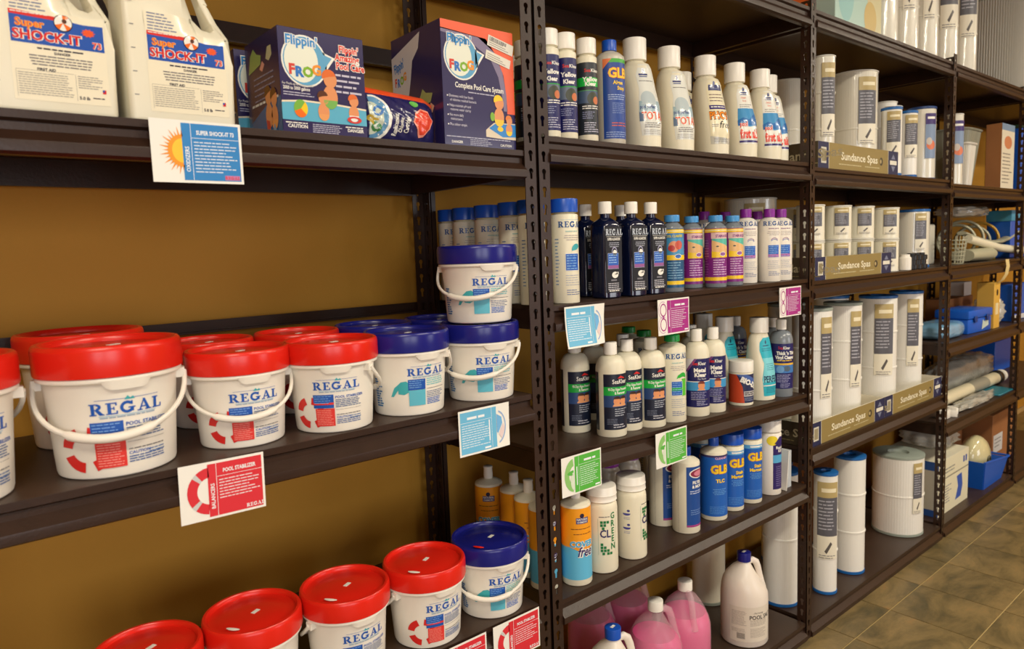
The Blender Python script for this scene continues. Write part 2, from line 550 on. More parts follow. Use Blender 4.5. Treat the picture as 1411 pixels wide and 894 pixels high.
BEAM = [(0.003, 0.0), (0.003, -0.011), (0.010, -0.015), (0.010, -0.026), (0.008, -0.028), (-0.006, -0.041), (-0.0065, -0.044),
        (-0.006, -0.056), (0.002, -0.060), (0.016, -0.060), (0.016, 0.0)]
BACKB = [(SD - .003, 0.0), (SD - .003, -0.06), (SD - .018, -0.06), (SD - .018, 0.0)]
def shelf(parent, xa, xb, za, zb=None):
    zb = za if zb is None else zb
    mb = MB()
    mb.extrude_profile([(0.004, 0), (SD - .004, 0), (SD - .004, -.010), (0.0165, -.010), (0.0165, -0.0105), (0.004, -.0105)], xa, xb, za, zb)
    d = mb.build('shelf', DECK, parent, smooth=False)
    mb = MB(); mb.extrude_profile([(y, z - .0006) for y, z in BEAM], xa, xb, za, zb); mb.build('front_beam', STEEL, d, angle=25)
    mb = MB(); mb.extrude_profile([(y, z - .0006) for y, z in BACKB], xa, xb, za, zb); mb.build('back_beam', STEEL, d, smooth=False)
    for x, z in ((xa, za), (xb - .014, zb)):
        mb = MB(); mb.box(x, x + .014, .018, SD - .02, z - .058, z - .0108); mb.build('side_beam', STEEL, d, smooth=False)
    return d

# bay of pails
unit1 = empty('shelving_unit', (0, 0, 0))
tag(unit1, 'dark brown slotted steel shelving unit holding the pails and boxed kits', 'shelving')
X1L, X1R = -0.19, 1.0167
post(unit1, X1L, 0, True); post(unit1, X1R, 0, False)
post(unit1, X1L, SD, False, mirror_y=True); post(unit1, X1R, SD, True, mirror_y=True)
ZA1, ZB1, ZC1, ZE1 = 1.592, 1.062, 0.573, 0.06
for z in (2.108, ZA1, ZB1, ZC1, ZE1):
    shelf(unit1, X1L + PW, X1R + .0005, z)
for z in (1.225, 1.856):
    mb = MB(); mb.extrude_profile([(SD - .004, 0), (SD + .012, 0), (SD + .012, .046), (SD + .009, .046), (SD + .009, .004), (SD - .004, .004)] if z > 1.5 else
                                  [(SD - .004, 0), (SD + .012, 0), (SD + .012, .026), (SD + .009, .026), (SD + .009, .004), (SD - .004, .004)], X1L, X1R + PW, z, z)
    mb.build('rear_brace', STEEL, unit1, smooth=False)

# joined bays sharing posts
unit2 = empty('shelving_unit', (0, 0, 0))
tag(unit2, 'dark brown slotted steel shelving run of joined bays full of bottles and filters', 'shelving')
PX = [1.0546, 2.239, 3.465, 4.50, 5.58]
for x in PX:
    post(unit2, x, 0, True); post(unit2, x, SD, x > 2, mirror_y=True)
ZT = 2.112
ZA2, ZB2, ZD2, ZE2 = 1.628, 1.252, 0.556, 0.06
ZC2a, ZC2b = 0.908, 0.868
a, b = PX[0] + PW - .0005, PX[1] + .0005
shelf(unit2, a, b, ZT); shelf(unit2, a, b, ZA2); shelf(unit2, a, b, ZB2); shelf(unit2, a, b, ZC2a, ZC2b); shelf(unit2, a, b, ZD2); shelf(unit2, a, b, ZE2)
def zc2(x): return ZC2a + (ZC2b - ZC2a) * (x - a0_) / (b0_ - a0_)
a0_, b0_ = a, b
a, b = PX[1] + PW - .0005, PX[2] + .0005
ZA3, ZB3, ZC3, ZE3 = 1.616, 1.242, 0.670, 0.058
for z in (ZT, ZA3, ZB3, ZC3, ZE3): shelf(unit2, a, b, z)
ZA4, ZB4, ZC4, ZD4, ZE4 = 1.602, 1.242, 0.895, 0.528, 0.056
for k in (2, 3):
    a, b = PX[k] + PW - .0005, PX[k + 1] + .0005
    for z in (ZT, ZA4, ZB4, ZC4, ZD4, ZE4): shelf(unit2, a, b, z)

# ================================================================== pails
def pail_r(z):                  # outer radius of the small pail's wall
    return 0.0705 + (0.0790 - 0.0705) * min(1, max(0, z / 0.128))
def pail_label(kind):
    C = Canvas(); big = K_BLUE
    w = regal(C, 0.0, 0.098, 0.0165, big)
    C.rect(-.036, .1185, .038, .1191, big, 2); C.rect(-.033, .0955, .034, .0961, K_SKY, 2)
    C.poly([(-.004, .117), (.004, .117), (.0, .1225)], K_TEAL, 2); C.poly([(.0, .117), (.008, .117), (.006, .121)], K_TEAL, 2)
    C.greek(-.032, .034, .0945, 1, .003, .0018, srgb(150, 170, 190), 2, 3, 0)
    if kind == 'red':
        c1, c2 = K_RED, srgb(222, 52, 46)
        for a0 in (20, 110, 200, 290):
            C.ell(-.052, .050, .033, .033, c1, 1, a0, a0 + 62, .55)
        C.rect(-.044, .060, -.007, .088, K_BLUE, 3); C.rect(-.044, .067, -.007, .0715, c2, 4)
        C.greek(-.042, -.009, .0855, 4, .0046, .0016, srgb(120, 165, 225), 5, 4, .25)
        C.rect(-.041, .022, -.006, .059, c2, 3); C.greek(-.039, -.008, .056, 9, .0037, .0013, srgb(240, 150, 140), 4, 5, .2)
        C.text('POOL STABILIZER', -.004, .0795, .0052, K_BLUE, 2, bold=.02, ws=.92)
        C.greek(-.004, .046, .077, 5, .0036, .0017, srgb(70, 100, 150), 2, 6, .15)
        C.rect(-.004, .0555, .046, .056, K_GREY, 2)
        C.greek(-.003, .046, .046, 1, .004, .0016, K_GREY, 2, 7, .1)
        C.text('CAUTION', -.003, .0375, .0042, K_BLUE, 2, bold=.02)
        C.greek(.022, .046, .0405, 2, .004, .0016, srgb(90, 120, 170), 2, 9, .1)
        C.greek(-.003, .046, .035, 3, .0036, .0017, srgb(70, 100, 160), 2, 8, .2)
    else:
        t = K_TEAL; d = srgb(30, 110, 190)
        C.poly([(-.078, .052), (-.070, .072), (-.056, .085), (-.045, .087), (-.060, .070), (-.072, .052)], t, 1)
        C.poly([(-.056, .085), (-.062, .070), (-.062, .058), (-.050, .056), (-.040, .062), (-.038, .080), (-.045, .086)], t, 2)
        C.rect(-.042, .066, -.007, .090, K_BLUE, 3); C.greek(-.040, -.009, .087, 4, .0048, .0016, srgb(120, 170, 225), 4, 4, .25)
        C.rect(-.041, .030, -.007, .0655, srgb(92, 184, 206), 3)
        C.greek(-.004, .044, .090, 4, .0046, .0022, srgb(130, 200, 205), 2, 6, .15)
        C.rect(-.004, .066, .046, .0668, K_DK, 2)
        C.greek(-.004, .044, .060, 4, .004, .0015, srgb(90, 110, 150), 2, 7, .3)
        C.greek(-.003, .036, .044, 4, .0038, .0019, srgb(40, 100, 190), 2, 8, .3)
        C.greek(-.118, -.096, .092, 12, .0055, .003, srgb(40, 110, 170), 2, 11, .5)
    C.sh = [([(x, .014 + (y - .022) * .88) for x, y in pts], t, c, L) for pts, t, c, L in C.sh]
    return C
def make_pail(kind, handle, droop=0.062):
    lidm = REDP if kind == 'red' else BLUEP
    def mk():
        r = empty('pail')
        mb = MB()
        mb.lathe([(0.060, 0.004), (0.066, 0.0), (0.0695, 0.002), (0.0707, 0.006), (0.0748, 0.066), (0.0785, 0.116), (0.0795, 0.1185), (0.0850, 0.1215),
                  (0.0858, 0.124), (0.0850, 0.1265), (0.0800, 0.1285), (0.0795, 0.133)], 56)
        b = mb.build('body', WHITEP, r)
        mb = MB()               # pour lip tab under the lid
        st = [(-.030, .122), (-.022, .1115), (.022, .1115), (.030, .122)]
        n = 10
        vs = []; fs = []
        for i in range(n + 1):
            x = -.030 + .060 * i / n
            zl = .1115 if abs(x) < .022 else .1115 + (abs(x) - .022) / .008 * .0105
            a = x / .085
            vs += [(.0862 * sin(a), -.0862 * cos(a), .1235), (.0838 * sin(a), -.0838 * cos(a), zl), (.078 * sin(a), -.078 * cos(a), zl), (.078 * sin(a), -.078 * cos(a), .1235)]
        for i in range(n):
            for k in range(4):
                fs.append((i * 4 + k, i * 4 + (k + 1) % 4, i * 4 + 4 + (k + 1) % 4, i * 4 + 4 + k))
        fs += [(0, 1, 2, 3), tuple(n * 4 + k for k in (3, 2, 1, 0))]
        mb.add(vs, fs)
        mb.build('lip_tab', WHITEP, r)
        # lid with ribbed skirt and sunken top
        mb = MB(); n = 120; rows = [(0.0868, 0.1275), (0.0872, 0.130), (0.0872, 0.158), (0.0866, 0.163), (0.0845, 0.1655), (0.0800, 0.1655),
                                    (0.0775, 0.1625), (0.0768, 0.1575), (0.0610, 0.1568), (0.0590, 0.1580), (0.02, 0.1580), (0.0, 0.1580)]
        vs = []; fs = []
        for k, (rr, z) in enumerate(rows):
            for i in range(n):
                q = rr + (0.00045 if (i % 2 and 1 <= k <= 2) else 0)
                an = 2 * pi * i / n; vs.append((q * cos(an), q * sin(an), z))
        for k in range(len(rows) - 1):
            for i in range(n):
                j = (i + 1) % n; fs.append((k * n + i, k * n + j, (k + 1) * n + j, (k + 1) * n + i))
        fs.append(tuple(range(n - 1, -1, -1)))
        mb.add(vs, fs); lid = mb.build('lid', lidm, r)
        mb = MB(); mb.box(.0, .016, -.004, .004, .1581, .1587); st = mb.build('price_sticker', CAPW, lid, smooth=False)
        st.rotation_euler = (0, 0, .5)
        mb = MB(); pts = [(-.068 + .0, -.02 - .0, .1590)]
        mb.tube([(.060 * cos(a), .060 * sin(a), .1605) for a in [radians(205 + i * 6) for i in range(5)]], [.0015, .0032, .0036, .0032, .0015], 8, flat=.5)
        mb.build('tear_tab', CAPW if kind == 'red' else REDP, lid)
        # ears and bail
        hb = MB(); R = .0885
        def hp(ph): 
            c = cos(ph); return (R * sin(ph), -R * max(0, c), .1165 - droop * (max(0, c) ** 0.75))
        N = 28
        pts = [hp(radians(-94 + 188 * i / N)) for i in range(N + 1)]
        hb.tube(pts, .0032, 8, flat=1.2)
        hd = hb.build('bail_handle', WHITEP, r); hd.rotation_euler = (0, 0, handle)
        gb = MB(); gb.tube([hp(radians(-36 + 72 * i / 12)) for i in range(13)], [.003] + [.0058] * 11 + [.003], 10); gb.build('grip', WHITEP, hd)
        for s in (-1, 1):
            eb = MB(); eb.box(s * .083 - .006, s * .083 + .006, -.007, .007, .1085, .1215); eb.build('ear', WHITEP, hd)
        pail_label(kind).build('label', wrap(pail_r, .0755), r, PRINT, .005)
        return r
    return mk
def pail(x, y, z, kind, rot, handle, label, group, sc=1.0, droop=.062):
    o = put(('pail', kind, round(handle, 2), droop), make_pail(kind, handle, droop), (x, y, z), rot, label, 'pail', group)
    o.scale = (sc, sc, sc) if sc == 1 else (sc, sc, sc * 1.02)
    return o
D = radians
# middle shelf of pails, front row
pail(0.218, 0.100, ZB1, 'red', D(2), D(-16), 'big white pail with red lid and bail hanging across its label', None, 1.19)
pail(-0.005, 0.085, ZB1, 'red', D(28), D(150), 'big red-lidded pail at the shelf front with its bail swung behind it', None, 1.19)
pail(0.418, 0.105, ZB1, 'red', D(0), D(-14), 'small red-lidded stabilizer pail with its bail down, behind the red shelf card', None)
pail(0.583, 0.080, ZB1, 'red', D(-20), D(137), 'small red-lidded stabilizer pail with its bail round the side, next to a blue-lidded pail', None)
pail(0.752, 0.085, ZB1, 'blue', D(0), D(132), 'white pail with blue lid, standing alone beside the red-lidded pails', None)
pail(0.936, 0.080, ZB1, 'blue', D(-12), D(-36), 'white pail with blue lid carrying another pail on top', None)
pail(0.943, 0.086, ZB1 + .1664, 'blue', D(-14), D(-36), 'white pail with blue lid stacked on top of another pail', None)
# middle shelf, back row
pail(0.215, 0.335, ZB1, 'red', D(10), D(100), 'big red-lidded pail hidden behind the biggest front pail', None, 1.19)
pail(0.425, 0.300, ZB1, 'red', D(10), D(100), 'red-lidded pail behind the small pail whose bail hangs down', None)
pail(0.605, 0.285, ZB1, 'red', D(10), D(100), 'red-lidded pail behind the small pail next to the blue-lidded one', None)
pail(0.783, 0.275, ZB1, 'blue', D(10), D(100), 'blue-lidded pail behind the blue-lidded pail that stands alone', None)
pail(0.958, 0.265, ZB1, 'blue', D(40), D(100), 'blue-lidded pail behind the stack of two pails', None)
# low shelf of pails
pail(0.940, 0.080, ZC1, 'blue', D(-8), D(-34), 'blue-lidded pail on the low shelf beside red-lidded pails', None)
pail(0.766, 0.082, ZC1, 'red', D(0), D(-168), 'red-lidded pail on the low shelf next to the blue-lidded pail', None)
pail(0.588, 0.094, ZC1, 'red', D(0), D(-168), 'red-lidded pail on the low shelf, second from the blue-lidded pail', None)
pail(0.413, 0.116, ZC1, 'red', D(0), D(-168), 'red-lidded pail on the low shelf, third from the blue-lidded pail', None)
pail(0.236, 0.120, ZC1, 'red', D(0), D(-168), 'red-lidded pail on the low shelf, fourth from the blue-lidded pail', None)

# ================================================================== top shelf of the first bay: powder jugs, boxed kits, pouch
def bisect(o, zs):
    bm = bmesh.new(); bm.from_mesh(o.data)
    for z in zs:
        bmesh.ops.bisect_plane(bm, geom=bm.verts[:] + bm.edges[:] + bm.faces[:], plane_co=(0, 0, z), plane_no=(0, 0, 1))
    bm.to_mesh(o.data); bm.free()
def shock_label():
    C = Canvas(); T = srgb(70, 80, 120)
    C.poly([(-.049, .018), (.067, .018), (.067, .137), (.026, .141), (.012, .165), (-.049, .165)], srgb(240, 232, 206), 0)
    C.greek(-.045, .004, .1635, 6, .0045, .0018, srgb(120, 130, 160), 1, 2, .5)
    blue = srgb(32, 84, 176)
    C.poly([(-.047, .0945), (.065, .0935), (.065, .1295), (.040, .1285), (.016, .131), (-.047, .135)], blue, 1)
    C.poly([(-.047, .131), (.006, .129), (.008, .134), (-.047, .137)], K_RED, 2)
    C.greek(-.045, -.002, .1352, 1, .003, .0013, K_WHITE, 3, 3, 0)
    C.text('Super', -.041, .1165, .0100, srgb(252, 200, 90), 3, bold=.05, ws=1.0); C.text('Super', -.041, .1165, .0100, K_ORANGE, 4, bold=.02, ws=1.0)
    C.text('SHOCK-IT', -.045, .0995, .0125, K_WHITE, 3, bold=.07, ws=1.0); C.text('SHOCK-IT', -.045, .0995, .0125, K_RED, 4, bold=.03, ws=1.0)
    C.text('73', .050, .0975, .0085, K_WHITE, 3, bold=.06); C.text('73', .050, .0975, .0085, srgb(236, 70, 30), 4, bold=.02)
    for i in range(10):
        a = radians(36 * i); C.poly([(.046 + .006 * cos(a - .3), .118 + .0045 * sin(a - .3)), (.046 + .009 * cos(a), .118 + .0058 * sin(a)), (.046 + .006 * cos(a + .3), .118 + .0045 * sin(a + .3)), (.046, .118)], srgb(240, 90, 40), 3)
    C.ell(.016, .127, .0115, .0115, K_BLACK, 5); C.ell(.016, .127, .0105, .0105, K_WHITE, 6)
    for a in (200, 290, 50): C.ell(.016, .127, .0105, .0105, K_ORANGE, 7, a, a + 42)
    C.ell(.0175, .1295, .003, .003, srgb(90, 50, 30), 8)
    C.greek(-.020, .040, .090, 1, .004, .0020, K_DK, 2, 4, .3, True)
    C.text('DANGER', .012, .0825, .0034, K_DK, 2, 'C', bold=.03)
    C.greek(-.035, .055, .0795, 4, .0039, .0016, K_GREY, 2, 5, .25, True)
    C.text('FIRST AID', -.020, .0590, .0036, K_DK, 2, bold=.03)
    C.greek(-.043, .022, .055, 10, .0031, .0011, srgb(165, 160, 150), 2, 6, .12)
    C.greek(.028, .060, .057, 6, .0031, .0011, srgb(150, 145, 140), 2, 7, .5)
    C.rect(-.045, .0582, .024, .0585, K_GREY, 2); C.rect(-.045, .022, -.0447, .0585, K_GREY, 2); C.rect(.0252, .022, .0255, .0585, K_GREY, 2)
    C.text('5.0 lb', .028, .0245, .0042, K_DK, 2, bold=.03); C.greek(.045, .060, .0285, 1, .003, .0014, K_DK, 2, 8, .1)
    C.rect(.058, .035, .0625, .0405, K_RED, 2); C.rect(.058, .0375, .0605, .0405, K_BLUE, 3)
    return C
def make_powder_jug():
    r = empty('powder_jug')
    out = [(-.0775, 0), (.0775, 0), (.0785, .10), (.0775, .145), (.068, .172), (.056, .200), (.046, .232), (.034, .262), (.016, .276), (.006, .272), (-.006, .262), (-.040, .262), (-.052, .250), (-.068, .236), (-.0775, .215)]
    hole = [(.052, .153), (.058, .158), (.057, .170), (.046, .196), (.036, .226), (.026, .247), (.014, .252), (.008, .242), (.016, .222), (.022, .198), (.030, .172), (.040, .156)]
    mb = MB(); mb.prism(out, -.05, .05, holes=[hole])
    o = mb.build('body', CREAMP, r, smooth=False)
    bisect(o, (.10, .14, .17, .20, .23, .25))
    bm = bmesh.new(); bm.from_mesh(o.data)
    es = [e for e in bm.edges if len(e.link_faces) == 2 and e.calc_face_angle(0) > radians(60)]
    bmesh.ops.bevel(bm, geom=es, offset=.0085, segments=3, affect='EDGES', profile=0.5)
    for v in bm.verts:
        t = max(0, min(1, (v.co.z - .17) / .08)); q = max(0, min(1, (v.co.z - .135) / .04)) * max(0, min(1, (v.co.x - .004) / .024))
        v.co.y *= (1 - .45 * t) * (1 - .62 * q)
    bmesh.ops.triangulate(bm, faces=[f for f in bm.faces if len(f.verts) > 4])
    bm.to_mesh(o.data); bm.free()
    o.data.polygons.foreach_set('use_smooth', [True] * len(o.data.polygons)); o.data.set_sharp_from_angle(angle=radians(34))
    mb = MB(); mb.lathe([(.018, .255), (.018, .262), (.021, .263), (.021, .286), (.0195, .289)], 28); mb.xform(Matrix.Translation((-.022, 0, 0)))
    mb.build('cap', CAPW, r)
    C = shock_label()
    def mp(x, y, L):
        q = max(0, min(1, (y - .135) / .04)) * max(0, min(1, (x - .004) / .024)); return (x, -.05 * (1 - .62 * q) - E0 - EL * L, y)
    C.build('label', mp, r, PRINTG, .012, .02)
    G = Canvas()
    for k in range(5): G.rect(-.070, .040 + k * .034, -.064, .0412 + k * .034, K_GREY, 1)
    G.build('fill_marks', mp, r)
    return r
put('jug', make_powder_jug, (0.172, 0.078, ZA1), 0, 'cream powder jug of shock treatment at the shelf front, away from the sun card', 'jug')
put('jug', make_powder_jug, (0.343, 0.080, ZA1), 0, 'cream powder jug of shock treatment standing above the sun card beside the kit box', 'jug')
put('jug', make_powder_jug, (0.248, 0.215, ZA1), 0, 'cream powder jug of shock treatment half hidden behind two others', 'jug')

K_BOX = srgb(42, 36, 84)
def bubble_logo(C, cx, cy, s, L=2):
    """speech-bubble badge with its two words"""
    C.ell(cx, cy, .042 * s, .044 * s, K_WHITE, L); C.poly([(cx + .034 * s, cy + .020 * s), (cx + .058 * s, cy + .012 * s), (cx + .036 * s, cy - .018 * s)], K_WHITE, L)
    C.ell(cx, cy, .039 * s, .041 * s, srgb(96, 166, 206), L + 1); C.poly([(cx + .034 * s, cy + .016 * s), (cx + .052 * s, cy + .011 * s), (cx + .034 * s, cy - .012 * s)], srgb(96, 166, 206), L + 1)
    C.ell(cx - .006 * s, cy, .031 * s, .037 * s, srgb(232, 236, 220), L + 2)
    C.text("Flippin'", cx - .004 * s, cy + .026 * s, .0155 * s, K_WHITE, L + 3, 'C', bold=.09, ws=.95); C.text("Flippin'", cx - .004 * s, cy + .026 * s, .0155 * s, srgb(52, 140, 206), L + 4, 'C', bold=.03, ws=.95)
    for ch, dx, dy, c in (('F', -.024, -.024, srgb(214, 70, 60)), ('R', -.010, -.027, srgb(50, 120, 200)), ('O', .005, -.026, srgb(130, 180, 50)), ('G', .021, -.021, srgb(236, 150, 50))):
        C.text(ch, cx + dx * s, cy + dy * s, .0165 * s, c, L + 4, 'C', bold=.05)
def kid(C, x, y, s, hair, top, L=4):
    C.ell(x, y, .011 * s, .016 * s, K_SKIN, L); C.ell(x + .001 * s, y + .024 * s, .010 * s, .011 * s, K_SKIN, L + 1)
    C.ell(x - .001 * s, y + .028 * s, .0105 * s, .010 * s, hair, L + 2, 10, 200); C.ell(x, y - .004 * s, .0105 * s, .012 * s, top, L + 1, 180, 360)
def kit_front_a():
    C = Canvas(); C.rect(-.079, 0, .079, .174, K_BOX, 0)
    C.poly([(-.079, .050), (-.04, .054), (.02, .053), (.079, .049), (.079, .022), (-.079, .022)], srgb(92, 176, 206), 1)
    C.poly([(-.079, .050), (-.04, .054), (.02, .053), (.079, .049), (.079, .052), (.02, .056), (-.04, .057), (-.079, .053)], srgb(236, 222, 196), 2)
    bubble_logo(C, -.034, .122, .98)
    for i, (t, x) in enumerate((("Flippin'", .050), ('Amazing', .046), ('Pool Care', .052))):
        y = .146 - i * .0145
        C.text(t, x, y, .0115, K_WHITE, 3, 'C', bold=.1, ws=.82); C.text(t, x, y, .0115, srgb(226, 58, 40), 4, 'C', bold=.03, ws=.82)
    C.greek(.022, .076, .108, 4, .0095, .0034, srgb(200, 196, 214), 2, 4, .35)
    C.text('For Pools up to 10,000 gallons', -.076, .080, .0042, K_WHITE, 2, ws=.75); C.text('2000 to 5000 gallons', -.075, .0725, .0055, K_WHITE, 2, bold=.02, ws=.72)
    C.greek(-.075, -.02, .0685, 2, .004, .0015, srgb(190, 190, 210), 2, 5, .2)
    kid(C, .010, .066, 1.25, srgb(224, 110, 50), srgb(120, 180, 90)); kid(C, -.004, .040, .95, srgb(90, 50, 30), srgb(232, 160, 100)); kid(C, .054, .042, .9, srgb(224, 110, 50), K_WHITE)
    C.ell(.054, .031, .014, .006, srgb(214, 60, 50), 8, inner=.55)
    C.ell(-.046, .042, .0125, .015, srgb(120, 180, 70), 4); C.ell(-.046, .042, .0125, .015, K_ORANGE, 5, 200, 320); C.ell(-.046, .042, .0125, .015, K_YEL, 5, -40, 50)
    C.text('CAUTION', -.053, .0095, .0055, K_WHITE, 2, 'C', bold=.03); C.text('DANGER', .056, .0095, .0055, K_WHITE, 2, 'C', bold=.03)
    C.greek(-.074, -.032, .0185, 1, .004, .0018, K_WHITE, 2, 6, .1); C.greek(.036, .076, .0185, 1, .004, .0018, K_WHITE, 2, 6, .1)
    C.greek(-.026, .03, .018, 5, .0032, .0013, srgb(190, 190, 210), 2, 7, .3)
    return C
def kit_side_a(w):
    C = Canvas(); C.rect(-w / 2, 0, w / 2, .174, srgb(38, 30, 76), 0)
    C.poly([(-w / 2, .0), (w / 2, 0), (w / 2, .062), (.02, .058), (-.03, .044), (-w / 2, .030)], srgb(20, 100, 158), 1)
    C.poly([(-.062, .120), (-.050, .150), (-.034, .160), (-.020, .148), (.000, .142), (-.004, .128), (-.030, .124)], srgb(150, 176, 96), 2)
    C.poly([(.020, .132), (.030, .150), (.046, .150), (.048, .134), (.034, .126)], srgb(196, 190, 150), 2); C.poly([(-.010, .120), (.004, .132), (.014, .124), (.002, .114)], srgb(230, 160, 140), 2)
    C.greek(-.04, .06, .108, 5, .0095, .0026, srgb(130, 130, 160), 2, 3, .4); C.greek(-.055, .065, .058 + .006, 1, .01, .004, K_WHITE, 2, 4, 0)
    kid(C, .022, .036, 1.35, srgb(80, 40, 26), K_SKIN); kid(C, .046, .030, 1.3, srgb(90, 46, 26), srgb(236, 160, 90))
    C.poly([(.012, 0), (.03, 0), (.024, .026), (.010, .030)], srgb(200, 60, 60), 7); C.poly([(.034, 0), (.056, 0), (.044, .020)], srgb(110, 160, 200), 7); C.poly([(.020, 0), (.034, 0), (.026, .014)], K_WHITE, 8)
    return C
def make_kit_a():
    r = empty('pool_kit_box'); w, d, h = .158, .150, .175
    bevel_box('carton', -w / 2, w / 2, 0, d, 0, h, mat('kit_card_navy', K_BOX, .45), r, .0012, 1)
    kit_front_a().build('front_print', flat(0), r, PRINTG, None); kit_side_a(d).build('side_print', flat_left(-w / 2, d / 2), r, PRINTG, None)
    return r
put('kita', make_kit_a, (0.573, 0.018, ZA1), 0, 'navy pool care kit box with children in a pool on its front', 'box')
put('kita', make_kit_a, (0.560, 0.190, ZA1), 0, 'navy pool care kit box hidden behind an identical box', 'box')
def kit_front_b():
    C = Canvas(); w, h = .092, .243
    C.rect(-w, 0, w, h, K_BOX, 0)
    cor = srgb(240, 104, 72)
    C.poly([(-w, h), (-w, h - .018), (.0, h - .022), (.040, h - .045), (.062, h - .085), (.070, h - .13), (.071, .075), (w, .075), (w, h)], cor, 1)
    C.poly([(-w, h - .016), (.02, h - .022), (.045, h - .05), (.064, h - .09), (.070, h - .13), (.072, .080), (.062, .08), (.060, h - .14), (.050, h - .095), (.03, h - .06), (-.02, h - .034), (-w, h - .024)], srgb(130, 120, 150), 1)
    bubble_logo(C, -.044, .176, 1.02)
    C.text('Complete Pool Care System', .0, .116, .0105, K_WHITE, 3, 'C', bold=.02, ws=.72); C.greek(-.03, .046, .110, 1, .004, .002, srgb(190, 190, 210), 3, 2, 0)
    for i, (a, b) in enumerate((('Eliminates with low levels', 'of chlorine residual bacteria'), ('Helps maintain pH and', 'restores water clarity'), ('No more daily', 'maintenance'), ('Plus odour-simple', ''))):
        y = .096 - i * .0185
        C.ell(-.082, y + .002, .0016, .0016, K_WHITE, 3, n=8); C.text(a, -.078, y, .0052, srgb(220, 218, 230), 3, ws=.78)
        if b: C.text(b, -.076, y - .0078, .0052, srgb(220, 218, 230), 3, ws=.78)
    C.poly([(.012, .024), (.012, .038), (.034, .054), (w, .056), (w, .022), (.06, .022)], srgb(220, 206, 180), 2)
    C.poly([(.020, .042), (.036, .052), (w, .054), (w, .028), (.056, .026)], srgb(40, 134, 206), 3)
    kid(C, .048, .066, 1.2, K_YEL, srgb(236, 200, 60)); kid(C, .074, .042, .8, srgb(230, 130, 60), K_YEL); C.ell(.030, .066, .006, .009, srgb(130, 180, 60), 5); C.ell(.050, .042, .008, .005, K_YEL, 5)
    C.greek(-.088, .088, .020, 1, .004, .0018, srgb(180, 180, 200), 3, 5, .1)
    C.text('DANGER', -.062, .0065, .0048, K_WHITE, 3, 'C', bold=.02); C.text('CAUTION', .064, .0065, .0048, K_WHITE, 3, 'C', bold=.02); C.greek(-.03, .03, .016, 4, .0034, .0013, srgb(170, 170, 190), 3, 6, .3)
    for (cx, cy, ww, hh, rt, sd) in ((.058, .213, .068, .022, -12, 8), (.050, .184, .066, .018, -13, 9)):
        c, s_ = cos(radians(rt)), sin(radians(rt)); R = lambda a, b: (cx + a * c - b * s_, cy + a * s_ + b * c)
        C.poly([R(-ww / 2, -hh / 2), R(ww / 2, -hh / 2), R(ww / 2, hh / 2), R(-ww / 2, hh / 2)], srgb(228, 224, 210), 6)
        rn = random.Random(sd); x = -ww / 2 + .004
        if sd == 8:
            while x < ww / 2 - .02:
                q = rn.uniform(.0006, .0016); C.poly([R(x, .002), R(x + q, .002), R(x + q, .009), R(x, .009)], K_DK, 7); x += q + rn.uniform(.0006, .0014)
        for k in range(3):
            y = -hh / 2 + .003 + k * .0042; C.poly([R(-ww / 2 + .004, y), R(ww / 2 - .012 - .008 * k, y), R(ww / 2 - .012 - .008 * k, y + .0014), R(-ww / 2 + .004, y + .0014)], srgb(150, 146, 140), 7)
    return C
def kit_side_b(d):
    C = Canvas(); h = .243; C.rect(-d / 2, 0, d / 2, h, srgb(40, 33, 84), 0)
    C.poly([(-d / 2, .205), (.02, .236), (.012, .205), (-.012, .185), (-.020, .150), (-.030, .118), (-.050, .105), (-d / 2 + .012, .112), (-d / 2, .13)], srgb(214, 206, 206), 1)
    C.text("Flippin'", -.062, .176, .018, srgb(52, 120, 190), 3, 'C', bold=.03, ws=.55, rot=12)
    for ch, dx, dy, c in (('F', -.078, .145, srgb(214, 70, 60)), ('R', -.066, .143, srgb(50, 120, 200)), ('O', -.054, .146, srgb(130, 180, 50)), ('G', -.042, .152, srgb(236, 150, 50))): C.text(ch, dx, dy, .016, c, 3, 'C', bold=.05, ws=.7)
    C.poly([(-.006, .090), (.010, .104), (.022, .122), (.034, .112), (.058, .108), (.050, .092), (.024, .086)], srgb(170, 172, 104), 2); C.poly([(.036, .07), (.05, .09), (.062, .082), (.055, .07)], srgb(230, 170, 140), 2)
    return C
def make_kit_b():
    r = empty('pool_kit_box'); w, d, h = .184, .186, .243
    bevel_box('carton', -w / 2, w / 2, 0, d, 0, h, mat('kit_card_navy', K_BOX, .45), r, .0012, 1)
    kit_front_b().build('front_print', flat(0), r, PRINTG, None); kit_side_b(d).build('side_print', flat_left(-w / 2, d / 2), r, PRINTG, None)
    return r
put('kitb', make_kit_b, (0.916, 0.018, ZA1), 0, 'tall navy pool care kit box with a coral border and two stickers', 'box')

